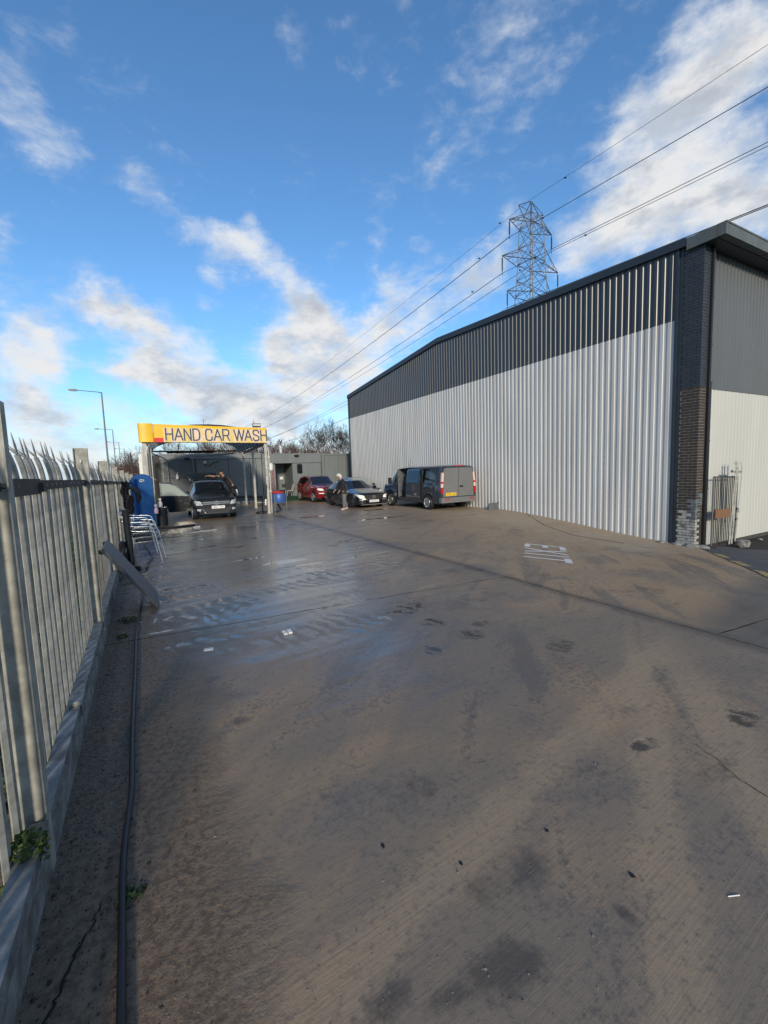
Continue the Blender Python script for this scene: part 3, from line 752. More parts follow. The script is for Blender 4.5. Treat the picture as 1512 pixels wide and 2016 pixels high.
# post: rolled steel joist, broad web facing along the fence
mb = MB(); mb.span((-.115, -.004, -.5), (-.006, .004, 2.03)); mb.span((-.121, -.032, -.5), (-.115, .032, 2.03)); mb.span((-.006, -.032, -.5), (0, .032, 2.03))
post_me = mb.mesh('post', M['galv_post'])
for y in POSTS[1:]:
    o = obj('post', post_me, fence, (fx(y) + .6, y - 2.26, ground_z(0, y)))
    o.rotation_euler = (rnd.uniform(-.006, .006), rnd.uniform(-.004, .008), rnd.uniform(-.03, .03))
# pale: folded W section, top bent outwards and split in three points
def pale_mesh(seed):
    q = random.Random(seed); mb = MB(); t = .003
    wl = [(-.033, -.010), (-.019, .006), (-.007, .006), (0, -.006), (.007, .006), (.019, .006), (.033, -.010)]   # (along fence, toward yard)
    sec = [(a, b) for a, b in wl] + [(a, b - t) for a, b in reversed(wl)]
    frames = []
    for z in (.0, .6, 1.2, 1.66):
        frames.append(((0, 0, z), (0, 1, 0), (1, 0, 0)))
    for i in range(1, 6):
        a = R(19) * i / 5; Rr = .50
        frames.append(((-Rr * (1 - math.cos(a)), 0, 1.66 + Rr * math.sin(a)), (0, 1, 0), (math.cos(a), 0, math.sin(a))))
    mb.extrude_path(sec, frames)
    a = R(19); top = Vector(frames[-1][0]); d = Vector((-math.sin(a), 0, math.cos(a))); up = Vector((-.15, 0, 1)).normalized(); out = Vector((-.62, 0, .78)).normalized()
    # middle point rises, the side points splay
    for (c, dirv, w, ln, sp) in ((0, up, .019, .125, 0), (-.022, (out + Vector((0, -.22, 0))).normalized(), .012, .085, 0), (.022, (out + Vector((0, .22, 0))).normalized(), .012, .085, 0)):
        b = top + Vector((0, c, 0)); n = Vector((math.cos(a), 0, math.sin(a))) * .0035
        s = Vector((0, w, 0)); m2 = b + dirv * ln * .45
        vs = [b - s, b + s, m2 + s * 1.25, b + dirv * ln, m2 - s * 1.25]
        vs = vs + [v - n for v in vs]
        mb.add(vs, [(0, 1, 2, 3, 4), (9, 8, 7, 6, 5), (0, 5, 6, 1), (1, 6, 7, 2), (2, 7, 8, 3), (3, 8, 9, 4), (4, 9, 5, 0)])
    return mb.mesh('pale', M['galv'])
pales = [pale_mesh(i) for i in range(3)]
q = random.Random(21)
for k, y0 in enumerate(POSTS[:-1]):
    n = 18; st = 2.99 / n
    for i in range(n):
        y = y0 + st * (i + .55)
        if y < .55 or y > 18.6: continue
        if k == 1 and i == 2: y += .03      # one pale has slipped
        o = obj('pale', pales[q.randrange(3)], fence, (fx(y) - .085 + .6, y - 2.26, ground_z(0, y) + .03 + q.uniform(-.012, .012)))
        o.rotation_euler = (q.uniform(-.010, .010), q.uniform(-.012, .012), q.uniform(-.02, .02))
# rails: angle section bolted between the posts; gravel board under the lower one
for k, (ya, yb) in enumerate(zip(POSTS, POSTS[1:])):
    if k == 0: ya = .5
    a = Vector((fx(ya) - .075, ya + .03, ground_z(0, ya))); b = Vector((fx(yb) - .075, yb - .03, ground_z(0, yb))); d = b - a
    mb = MB(FO); zt = 1.715
    mb.slab(a + Vector((0, 0, zt - .006)), d, (.045, 0, 0), (0, 0, .006)); mb.slab(a + Vector((.039, 0, zt - .058)), d, (.006, 0, 0), (0, 0, .052))
    mb.build('upper_rail', M['rail_dark'], fence)  # dark tone holds both the rail's rust and its shaded yard face
    mb = MB(FO); zt = .245
    mb.slab(a + Vector((0, 0, zt - .006)), d, (.078, 0, 0), (0, 0, .006)); mb.slab(a + Vector((.072, 0, zt - .075)), d, (.006, 0, 0), (0, 0, .069))
    mb.build('lower_rail', M['galv_rail'], fence)
    y = a.y
    mb = MB(FO); n = 9
    for i in range(n):
        p0_, p1_ = a + d * (i / n), a + d * ((i + .985) / n)
        mb.slab(p0_ + Vector((.02, 0, -.06)), p1_ - p0_, (.05, 0, 0), (0, 0, .218 + q.uniform(-.015, .004)))
    mb.build('gravel_board', M['board_pale'], fence)
    for zt in (1.69, .215):
        for yy in (ya, yb):
            pass
# fishplate where two upper rails overlap, brackets and bolts
mb = MB(FO); mb.span((fx(2.5) - .036, 2.30, 1.640), (fx(2.5) - .024, 2.98, 1.722)); mb.span((fx(2.5) - .036, 2.93, 1.650), (fx(2.5) - .004, 2.985, 1.70)); mb.build('rail_fishplate', M['rail_dark'], fence)
for y in POSTS[1:-1]:
    for z in (1.69, .22):
        mb = MB(FO); mb.span((fx(y) - .07, y - .12, z - .02 + ground_z(0, y)), (fx(y) - .018, y - .036, z + .016 + ground_z(0, y))); mb.tube([(fx(y) - .02, y - .08, z + ground_z(0, y)), (fx(y) + .006, y - .08, z + ground_z(0, y))], .011, 6); mb.build('rail_bracket', M['rail_dark'], fence)
mb = MB(FO); mb.span((fx(3.2) - .06, 3.30, .245), (fx(3.2) + .015, 3.42, .275)); mb.span((fx(3.2) + .004, 3.31, .16), (fx(3.2) + .012, 3.41, .26)); mb.build('rail_splice', M['galv_rail'], fence)
mb = MB(FO)
for y0 in POSTS[:-1]:
    for i in range(18):
        y = y0 + 2.99 / 18 * (i + .55)
        if .6 < y < 18.6:
            for z in (1.687, .205):
                mb.tube([(fx(y) - .04 if z > 1 else fx(y) - .004, y, z + ground_z(0, y)), (fx(y) - .022 if z > 1 else fx(y) + .010, y, z + ground_z(0, y))], .010, 6)
tag(mb.build('rail_bolt', M['galv_rail'], fence), kind='stuff')
# bolt hole and tag on the second post
mb = MB(FO); mb.box((fx(5.25) - .055, 5.25 - .036, 1.90), (.012, .003, .03)); mb.build('post_tag', M['white'], fence)

# weeds and moss growing at the fence foot
def leaf_clump(mb, c, r, h, n, q, size=.02):
    for _ in range(n):
        a = q.uniform(0, 6.28); rr = r * math.sqrt(q.random()); z = h * q.random() * (1 - .5 * rr / r)
        p = Vector((c[0] + math.cos(a) * rr, c[1] + math.sin(a) * rr, c[2] + z)); s = size * q.uniform(.6, 1.4)
        d = Vector((q.uniform(-1, 1), q.uniform(-1, 1), q.uniform(.0, 1))).normalized(); e = d.orthogonal().normalized() * s * .45; d = d * s
        nn = d.cross(e).normalized() * s * .12
        mb.add([p, p + d * .5 + e + nn, p + d, p + d * .5 - e + nn], [(0, 1, 2, 3)])
q = random.Random(31)
for k, (x, y, r, h, n, lab) in enumerate(((-.545, 2.07, .065, .14, 300, 'green weed clump growing round the nearest fence post'), (-.60, 1.95, .07, .25, 260, 'green weeds behind the lower rail in front of the nearest post'), (-.67, 3.6, .06, .22, 200, 'weeds between pales halfway along the nearest bay'),
                                          (-.36, 5.9, .10, .07, 130, 'low weeds in the mud just past the second post'), (-.20, 1.93, .05, .03, 60, 'tiny dark weed in the mud beside the black hose'), (-.58, 8.3, .06, .75, 220, 'tall weed stems against the fence behind the leaning grey panel'), (-.40, 5.32, .06, .05, 60, 'low weed at the end of the cross joint by the second post'))):
    mb = MB((x, y, 0)); leaf_clump(mb, (x, y, .20 if k == 0 else -.01), r, h, n, q, .022); tag(mb.build('weed_clump', M['moss'] if k < 3 else M['leaf']), lab, 'weeds', 'weeds along the foot of the fence')
# rough growth on the far side
mb = MB(); q = random.Random(32)
for _ in range(260):
    x = -.85 - abs(q.gauss(0, .7)); y = q.uniform(-1, 16)
    leaf_clump(mb, (x, y, -.14), .12, q.uniform(.08, .5), 26, q, .045)
tag(mb.build('verge_growth', M['leaf']), kind='stuff')
# crumbs of soil and pebbles in the mud strip and over the slab
mb = MB(); mb2 = MB(); q = random.Random(33)
def crumb(mb, x, y, s):
    z = ground_z(x, y); a = q.uniform(0, 6.28); c, sn = math.cos(a) * s, math.sin(a) * s
    mb.add([(x + c, y + sn, z), (x - sn, y + c, z), (x - c, y - sn, z), (x + sn, y - c, z), (x + c * .2, y + sn * .3, z + s * q.uniform(.5, 1.1))], [(0, 1, 4), (1, 2, 4), (2, 3, 4), (3, 0, 4)])
for _ in range(3500):
    y = q.uniform(.9, 8.5); x = -.5 + abs(q.gauss(0, .26)); crumb(mb, x, y, q.uniform(.0015, .006) * (1 if q.random() < .95 else 2))
for _ in range(5000):
    x = q.uniform(-.5, 5.0); y = .7 + abs(q.gauss(0, 2.2)); crumb(mb2, x, y, q.uniform(.001, .004) * (1 if q.random() < .95 else 2))
tag(mb.build('soil_crumbs', M['soil']), kind='stuff'); tag(mb2.build('loose_grit', M['pebble']), kind='stuff')

# ------------------------------------------------------------------ hand car wash canopy
CW = thing('car_wash_canopy', 'yellow fronted HAND CAR WASH canopy on white posts over the wash bay', 'canopy', (2.3, 20.1, 0))
CO3 = (2.3, 20.1, 0); Y = 20.1
def zt(x): return lerp(3.955, 3.845, (x + .3) / 5.17)
def zb(x): return lerp(3.205, 3.17, (x + .3) / 5.17)
# fascia: rounded end block, then the long yellow face in front of which the faded board is fixed
mb = MB(CO3); pts = [(-.30, .22), (-.30, .05), (-.27, -.03), (-.20, -.07), (.20, -.07), (.24, -.05), (.24, .22)]
mb.prism(pts, (1, 0, 0), (0, 1, 0), (0, Y, 3.20), (0, 0, .755)); mb.build('fascia_end', M['yellow'], CW, smooth=35)
mb = MB(CO3); mb.prism([(.25, zb(.25)), (4.87, zb(4.87)), (4.87, zt(4.87)), (.25, zt(.25))], (1, 0, 0), (0, 0, 1), (0, Y, 0), (0, .22, 0)); mb.build('fascia', M['yellow'], CW)
mb = MB(CO3); mb.prism([(.255, zb(.25) - .002), (.60, zb(.6) - .002), (.60, 3.375), (.255, 3.38)], (1, 0, 0), (0, 0, 1), (0, Y - .006, 0), (0, .03, 0)); mb.build('red_band', M['red'], CW)
# board in five faded sheets
xs = [.605, 1.55, 2.42, 3.30, 4.10, 4.875]
for a, b in zip(xs, xs[1:]):
    mb = MB(CO3); mb.prism([(a + .002, zb(a) + .004), (b - .002, zb(b) + .004), (b - .002, 3.80 - .012 * b), (a + .002, 3.80 - .012 * a)], (1, 0, 0), (0, 0, 1), (0, Y - .03, 0), (0, .028, 0)); mb.build('sign_panel', M['signboard'], CW)
# lettering drawn as strokes
GL = {'H': [[(0, 0), (0, 1)], [(1, 0), (1, 1)], [(0, .52), (1, .52)]],
      'A': [[(-.05, 0), (.5, 1)], [(.5, 1), (1.05, 0)], [(.16, .33), (.84, .33)]],
      'N': [[(0, 0), (0, 1)], [(0, 1), (1, 0)], [(1, 0), (1, 1)]],
      'D': [[(0, 0), (0, 1)], [(0, 1), (.62, 1), (.9, .88), (1, .65), (1, .35), (.9, .12), (.62, 0), (0, 0)]],
      'C': [[(1, .70), (.97, .88), (.78, 1), (.24, 1), (.05, .88), (0, .65), (0, .35), (.05, .12), (.24, 0), (.78, 0), (.97, .12), (1, .30)]],
      'R': [[(0, 0), (0, 1)], [(0, 1), (.72, 1), (.95, .9), (1, .72), (.95, .53), (.72, .45), (0, .45)], [(.66, .45), (1.02, 0)]],
      'W': [[(-.08, 1), (.25, 0)], [(.25, 0), (.52, 1)], [(.52, 1), (.80, 0)], [(.80, 0), (1.12, 1)]],
      'S': [[(.98, .74), (.94, .90), (.76, 1), (.24, 1), (.05, .9), (.02, .74), (.1, .60), (.3, .54), (.72, .46), (.93, .38), (1, .24), (.95, .10), (.76, 0), (.24, 0), (.05, .1), (0, .27)]]}
def strokes(mb, ch, x, z, w, h, t, y, dep):
    for st in GL[ch]:
        for a, b in zip(st, st[1:]):
            y -= .0006
            a_ = Vector((x + a[0] * w, 0, z + a[1] * h)); b_ = Vector((x + b[0] * w, 0, z + b[1] * h)); d = (b_ - a_).normalized(); n = Vector((-d.z, 0, d.x)) * t / 2
            e = d * t * .35
            mb.slab((a_ - e - n) + Vector((0, y, 0)), (b_ - a_) + e * 2, n * 2, (0, dep, 0))
x = .70
for word in ('HAND', 'CAR', 'WASH'):
    for ch in word:
        w = .25 if ch in 'HNDCRS' else .27
        if ch == 'W': w = .36
        z0 = lerp(3.285, 3.275, (x - .7) / 4); h = .475 - .012 * (x - .7) / 4
        mb = MB(CO3); strokes(mb, ch, x, z0, w, h, .056, Y - .046, .014); mb.build('letter', M['sign_ink'], CW)
        mb = MB(CO3); strokes(mb, ch, x, z0, w, h, .084, Y - .040, .005); mb.build('letter_edge', M['sign_halo'], CW)
        x += w + (.095 if ch not in 'AW' else .085)
    x += .155
# posts: left front is a fat pair, right side a run of slimmer posts
def pt(name, x, y, z1, s, mat='post_white', **k):
    mb = MB(CO3); mb.span((x - s, y - s, ground_z(x, y) - .05), (x + s, y + s, z1)); mb.box((x, y, ground_z(x, y) + .01), (s * 3.4, s * 3.4, .02)); return mb.build(name, M[mat], CW)
pt('post', -.12, 20.25, 3.2, .075); pt('post', .075, 20.32, 3.2, .045)
pt('post', 4.80, 20.25, 3.2, .055); pt('post', 5.20, 25.0, 3.2, .055); pt('post', 5.43, 29.0, 3.22, .055); pt('post', -.25, 25.0, 3.25, .05); pt('post', -.3, 29.0, 3.3, .05)
MB(CO3).tube([(4.93, 20.2, -.1), (4.93, 20.2, 2.8), (4.90, 20.2, 2.95), (4.75, 20.2, 3.0)], .035, 8).build('conduit', M['post_white'], CW, smooth=50)
MB(CO3).tube([(.02, 20.16, -.1), (.02, 20.16, 2.95), (.08, 20.16, 3.08), (.4, 20.2, 3.12)], .03, 8).build('conduit', M['lamp_grey'], CW, smooth=50)
for z in (.9, 1.7, 2.5): mb = MB(CO3); mb.span((4.73, 20.17, z), (4.98, 20.32, z + .05)); mb.build('pipe_clamp', M['post_white'], CW)
# frame under the roof
mb = MB(CO3); mb.slab((4.80, 20.3, 3.10), (.62, 8.8, .02), (.09, 0, 0), (0, 0, .12)); mb.build('side_beam', M['trimblack'], CW)
mb = MB(CO3); mb.slab((-.10, 20.3, 3.12), (-.20, 8.8, .06), (.08, 0, 0), (0, 0, .10)); mb.build('side_beam', M['trimblack'], CW)
mb = MB(CO3); mb.span((-.3, 28.96, 3.27), (5.5, 29.04, 3.35)); mb.build('rear_beam', M['trimblack'], CW)
mb = MB(CO3); mb.span((1.0, 28.9, 3.19), (3.6, 28.98, 3.262)); mb.build('light_trough', M['black'], CW)
for xx in (.85, 2.75): mb = MB(CO3); mb.span((xx - .02, 28.98, 3.35), (xx + .02, 29.02, 4.2)); mb.build('rear_upright', M['trimblack'], CW)
# barrel roof: curved translucent sheets on arched bars
def arc(u): return (2.38 + 2.46 * math.cos(u) * -1, 3.20 + .79 * math.sin(u))
NA = 12
for k in range(9):
    y0, y1 = 20.34 + k * .955, 20.34 + (k + 1) * .955 - .012
    mb = MB(CO3)
    for (lo, hi) in ((0, NA),):
        for i in range(lo, hi + 1):
            u = math.pi * i / NA; px, pz = arc(u); sh = .03 * (k + .5)
            for yy in (y0, y1):
                mb.v.append((px + sh - 2.3, yy - 20.1, pz)); mb.v.append((px + sh - 2.3, yy - 20.1, pz + .012))
        for i in range(hi - lo):
            b = 4 * i; c = b + 4
            mb.f += [(b, b + 2, c + 2, c), (b + 1, c + 1, c + 3, b + 3), (b, c, c + 1, b + 1), (b + 2, b + 3, c + 3, c + 2)]; mb.mi += [0] * 4
    mb.build('roof_sheet', M['polycarb'], CW, smooth=40)
    mb = MB(CO3); mb.tube([(arc(math.pi * i / NA)[0] + .03 * k, y0, arc(math.pi * i / NA)[1] - .03) for i in range(NA + 1)], .022, 5); mb.build('roof_bar', M['trimblack'], CW)
# floodlight and aerial on the fascia
FL = thing('floodlight', 'grey floodlight tilted on top of the yellow car wash fascia', 'floodlight', (4.42, 20.05, 3.86))
mb = MB(); mb.box((0, -.02, .10), (.36, .12, .15), rx=R(-25)); mb.build('housing', M['lamp_grey'], FL)
mb = MB(); mb.box((0, -.088, .108), (.32, .012, .12), rx=R(-25)); mb.build('lens', M['glass_lamp'], FL)
mb = MB(); mb.tube([(0, .05, .0), (0, .03, .08)], .015, 6); mb.build('bracket', M['black'], FL)
A = MB((4.3, 20.25, 3.85)); A.tube([(4.30, 20.25, 3.84), (4.36, 20.25, 4.30)], .008, 5); A.tube([(4.28, 20.25, 4.02), (4.38, 20.25, 4.10)], .005, 4); A.tube([(4.30, 20.25, 4.12), (4.41, 20.25, 4.18)], .005, 4)
tag(A.build('aerial', M['lamp_grey']), 'thin aerial sticking up beside the floodlight', 'aerial')
A = MB((2.3, 20.25, 3.9)); A.tube([(2.2, 20.25, 3.9), (2.22, 20.25, 4.22)], .007, 4); A.tube([(2.2, 20.25, 4.05), (2.32, 20.25, 4.2)], .005, 4); A.tube([(2.22, 20.25, 4.1), (2.12, 20.25, 4.18)], .005, 4)
tag(A.build('weed_stalk', M['twig']), 'dry weed stalk growing on top of the fascia above the lettering', 'weed')
# pipework under the roof feeding the wash hose
A = MB((2.6, 29, 0)); A.tube([(2.55, 30.8, 1.4), (2.53, 30.8, 2.9), (2.58, 30.75, 3.02), (2.75, 30.7, 3.08), (4.9, 29.2, 3.16)], .04, 8); tag(A.build('water_pipe', M['container_edge'], smooth=50), 'grey water pipe bending off the cabin wall toward the canopy beam', 'pipe')
A = MB((.3, 29, 0)); A.tube([(.0, 28.9, 3.3), (.9, 30.6, 2.95), (1.02, 30.85, 2.85), (1.05, 30.85, 1.4)], .035, 7); tag(A.build('water_pipe', M['container_edge'], smooth=50), 'grey pipe dropping down the cabin wall behind the blue locker', 'pipe')

# ------------------------------------------------------------------ cabins and container across the back
def cab(name, label, loc): return thing(name, label, 'cabin', loc)
GZ = -.2
# left cabin
A = cab('site_cabin', 'long dark grey steel cabin behind the wash bay', (3.9, 31, GZ)); AO = (3.9, 31, GZ)
mb = MB(AO); mb.span((.05, 31.06, .12), (7.02, 33.4, 3.16)); mb.build('wall', M['container_dark'], A)
for (a, b) in ((.82, 2.7), (2.75, 4.75), (4.8, 6.2)): mb = MB(AO); mb.span((a, 31.02, .30), (b, 31.055, 2.86)); mb.build('wall_panel', M['container_dark'] if a < 1 else M['container'], A)
mb = MB(AO); mb.span((6.25, 30.98, .22), (6.6, 31.055, 2.86)); mb.span((6.65, 30.98, .22), (7.02, 31.055, 2.86)); mb.build('corner_post', M['container_edge'], A)
mb = MB(AO); mb.span((.6, 30.97, 2.90), (7.02, 31.055, 3.17)); mb.build('top_rail', M['container_edge'], A)
mb = MB(AO); mb.span((.05, 30.95, 3.17), (7.05, 33.4, 3.25)); mb.build('roof', M['container_edge'], A)
mb = MB(AO); mb.span((.65, 30.99, .10), (7.02, 31.06, .28)); mb.build('base_rail', M['container_black'], A)
mb = MB(AO); mb.span((.05, 31.0, .1), (.60, 31.055, 3.1)); mb.build('dark_panel', M['container_black'], A)
mb = MB(AO); mb.span((.72, 31.0, 1.22), (.80, 31.05, 2.86)); mb.build('upright', M['container_edge'], A)
mb = MB(AO); mb.span((.82, 31.005, 1.68), (2.7, 31.02, 1.72)); mb.build('seam_rail', M['container_black'], A)
mb = MB(AO); mb.box((3.28, 30.98, 2.68), (.16, .1, .16)); mb.build('junction_box', M['white_plastic'], A)
MB(AO).tube([(3.26, 30.98, 2.6), (3.3, 30.98, 2.45), (3.5, 30.98, 2.42), (3.8, 30.98, 2.62), (4.2, 30.98, 2.72)], .02, 6).build('cable', M['black'], A)
mb = MB(AO); mb.box((2.2, 30.9, 2.95), (.3, .16, .08)); mb.build('wall_light', M['black'], A)
# end screen on the left with a white edge
A = thing('end_screen', 'black timber screen with a white edge at the far left of the wash bay', 'screen', (-.3, 30.6, GZ)); AO = (-.3, 30.6, GZ)
mb = MB(AO); mb.span((-.10, 30.5, 0), (.04, 31.6, 3.3)); mb.build('screen_panel', M['container_black'], A)
mb = MB(AO); mb.span((-.55, 30.56, .2), (-.102, 30.64, 3.25)); mb.build('white_panel', M['white'], A)
# middle cabin: open doorway, door with a small window, fascia
A = cab('office_cabin', 'grey cabin with an open dark doorway and a small round cornered window', (9.3, 31, GZ)); AO = (9.3, 31, GZ)
mb = MB(AO)
mb.span((7.06, 30.9, 2.50), (11.46, 33.4, 3.14)); mb.span((7.06, 30.98, .05), (7.84, 31.10, 2.50)); mb.span((9.24, 30.98, -.05), (11.46, 31.10, 2.50)); mb.span((7.06, 33.3, 0), (11.46, 33.4, 2.5)); mb.span((9.26, 31.1, 0), (9.36, 33.3, 2.5)); mb.span((7.1, 31.1, 0), (7.2, 33.3, 2.5))
mb.build('wall', M['container'], A)
mb = MB(AO); mb.span((7.2, 31.1, -.05), (9.26, 33.3, .18)); mb.build('floor', M['container_black'], A)
mb = MB(AO); mb.span((7.05, 30.88, 3.14), (11.47, 33.4, 3.20)); mb.build('roof', M['container_edge'], A)
mb = MB(AO); mb.span((7.86, 31.10, .18), (8.0, 31.14, 2.50)); mb.build('door_leaf', M['container_edge'], A)
mb = MB(AO); mb.span((9.30, 30.94, .05), (11.40, 30.98, 2.47)); mb.build('door_panel', M['container'], A)
poly = []
for (cx, cz, a0) in ((.10, .20, 0), (-.10, .20, 90), (-.10, -.20, 180), (.10, -.20, 270)):
    for k in range(4):
        a = R(a0 + k * 30); poly.append((cx + .075 * math.cos(a), cz + .13 * math.sin(a)))
w = MB(AO).prism(poly, (1, 0, 0), (0, 0, 1), (9.78, 30.925, 2.06), (0, .014, 0)).build('window', M['glass_dark'], A)
MB(AO).prism([(p[0] * 1.18, p[1] * 1.12) for p in poly], (1, 0, 0), (0, 0, 1), (9.78, 30.932, 2.06), (0, .012, 0)).build('window_frame', M['trimblack'], A)
mb = MB(AO); mb.span((9.3, 30.925, 2.47), (11.42, 30.945, 2.53)); mb.build('door_head', M['container_black'], A)
for z in (.9, 1.5, 2.1): mb = MB(AO); mb.box((11.25, 30.925, z), (.26, .03, .05)); mb.build('hinge', M['container_edge'], A)
for z in (.75, .98, 1.2): mb = MB(AO); mb.box((9.35, 30.90, z), (.16, .08, .18)); mb.build('meter_box', M['container_edge'], A)
mb = MB(AO); mb.box((9.55, 30.82, 3.02), (.30, .15, .10), rx=R(20)); mb.tube([(9.4, 30.8, 2.98), (9.7, 30.8, 2.98)], .03, 6); mb.build('wall_light', M['black'], A)
# shipping container, doors to the yard
A = thing('shipping_container', 'grey green shipping container with double doors beside the shed', 'container', (12.9, 31, GZ)); AO = (12.9, 31, GZ)
mb = MB(AO); mb.span((11.52, 31.04, .0), (14.1, 36.5, 3.08)); mb.build('body', M['container'], A)
mb = MB(AO); mb.span((11.52, 30.95, -.1), (11.75, 31.035, 3.05)); mb.span((13.95, 30.95, -.1), (14.1, 31.035, 3.05)); mb.build('corner_post', M['container'], A)
mb = MB(AO); mb.span((11.50, 30.93, 3.055), (14.12, 31.1, 3.16)); mb.build('top_rail', M['container_edge'], A)
for (a, b) in ((11.78, 12.82), (12.90, 13.93)):
    mb = MB(AO); mb.span((a, 30.975, 0.02), (b, 31.038, 3.03)); d = mb.build('door', M['container'], A)
    for z in (.5, 1.3, 2.1, 2.75):
        xx = a + .17 if a < 12 else b - .17
        h = MB(AO); h.box((xx, 30.958, z), (.34, .03, .06)); h.build('hinge', M['container_edge'], d)
for xx in (12.60, 12.98, 13.2): MB(AO).tube([(xx, 30.945, .05), (xx, 30.945, 3.0)], .025, 6).build('lock_rod', M['container_edge'], A)

# white garden chair, green mat and things in and round the doorway
mb = MB((9.0, 30.3, GZ)); mb.box((8.4, 30.2, GZ + .03), (2.6, 1.0, .05)); mb.slab((7.15, 29.9, GZ + .04), (2.55, 0, 0), (0, .5, .25), (0, 0, .03)); tag(mb.build('grass_mat', M['astro']), 'green artificial grass mat rucked up before the cabin doorway', 'mat')
A = thing('garden_chair', 'white plastic garden chair in the cabin doorway', 'chair', (8.85, 30.75, .05))
mb = MB(); mb.box((0, 0, .44), (.46, .46, .04)); mb.build('seat', M['post_white'], A)
mb = MB(); mb.slab((.19, -.22, .46), (0, .44, 0), (.04, 0, 0), (.12, 0, .45)); mb.build('backrest', M['post_white'], A)
for sx in (-.2, .2):
    for sy in (-.2, .2): MB().tube([(sx, sy, .44), (sx * 1.15, sy * 1.15, -.17)], .022, 6).build('leg', M['post_white'], A)
A = thing('waste_bin', 'small dark bin inside the cabin doorway', 'bin', (8.5, 31.4, .0)); MB().lathe((0, 0, 0), (0, 0, 1), [(0, .16), (.55, .2), (.56, .17), (.5, .16)], 12).build('bin_body', M['container_black'], A); MB().lathe((0, 0, 1.3), (0, 0, 1), [(0, 0), (.02, .15), (.22, .15), (.24, 0)], 10).build('dispenser', M['white_plastic'], A)
mb = MB((6.3, 30.2, GZ)); q = random.Random(9)
for _ in range(26): mb.box((q.uniform(5.6, 7.4), q.uniform(30.1, 30.7), GZ + q.uniform(.02, .12)), (q.uniform(.05, .25), q.uniform(.05, .2), q.uniform(.04, .14)), rz=q.uniform(0, 3))
tag(mb.build('debris', M['stone_grey']), kind='stuff')
mb = MB((7.0, 29.6, GZ)); mb.box((6.9, 29.6, GZ + .04), (1.4, .09, .03), rz=R(4)); tag(mb.build('pale_batten', M['white']), 'pale wooden batten lying before the grass mat', 'batten')
mb = MB((7.4, 30.6, GZ)); mb.box((7.55, 30.5, GZ + .28), (.5, .4, .36)); mb.box((7.55, 30.5, GZ + .48), (.56, .46, .05)); tag(mb.build('black_crate', M['container_black']), 'black crate against the cabin left of the doorway', 'crate')
A = thing('wall_bottle', 'white bottle hanging on the cabin wall behind the car door', 'bottle', (1.55, 30.9, 1.62)); MB().lathe((0, 0, 0), (0, 0, 1), [(0, 0), (0, .09), (.2, .10), (.28, .05), (.34, .04), (.36, 0)], 10).build('bottle_body', M['white_plastic'], A, smooth=50); MB().tube([(0, 0, .36), (.06, -.02, .46)], .02, 6).build('nozzle', M['white_plastic'], A)

# ------------------------------------------------------------------ vehicles (nose toward -y)
CUR = {}
def make_wheel(root, x, y, z, r, w, side, rim='alloy', spokes=5):
    o = MB((x, y, z)).lathe((x - side * w, y, z), (side, 0, 0), [(0, r * .62), (0, r * .9), (w * .12, r), (w * .85, r), (w, r * .93), (w * 1.02, r * .70), (w * .9, r * .66)], 24).build('wheel', M['rubber'], root, smooth=40)
    o.location = (x, y, z)
    m2 = MB(); m2.lathe((-side * .05, 0, 0), (side, 0, 0), [(0, 0), (.0, r * .64)], 20); m2.lathe((0, 0, 0), (side, 0, 0), [(-.03, r * .60), (0, r * .67), (.008, r * .66), (-.02, r * .59)], 24)
    m2.lathe((0, 0, 0), (side, 0, 0), [(-.03, r * .16), (.0, r * .14), (.004, 0)], 12)
    for k in range(spokes):
        a = 2 * math.pi * k / spokes + .3; d = Vector((0, math.cos(a), math.sin(a))); t = Vector((0, -math.sin(a), math.cos(a)))
        for dv in (-.09, .09):
            d2 = (d + t * dv).normalized()
            m2.slab(d * r * .10 - t * r * .05 + t * dv * r * .3 + Vector((-side * .022, 0, 0)), d2 * r * .54, t * r * .095, (side * .02, 0, 0))
    ri = m2.build('rim', M[rim], o, smooth=40)
    disc = MB().lathe((-side * .055, 0, 0), (side, 0, 0), [(0, 0), (0, r * .66)], 18); disc.build('brake_disc', M['interior'], o)
    return o

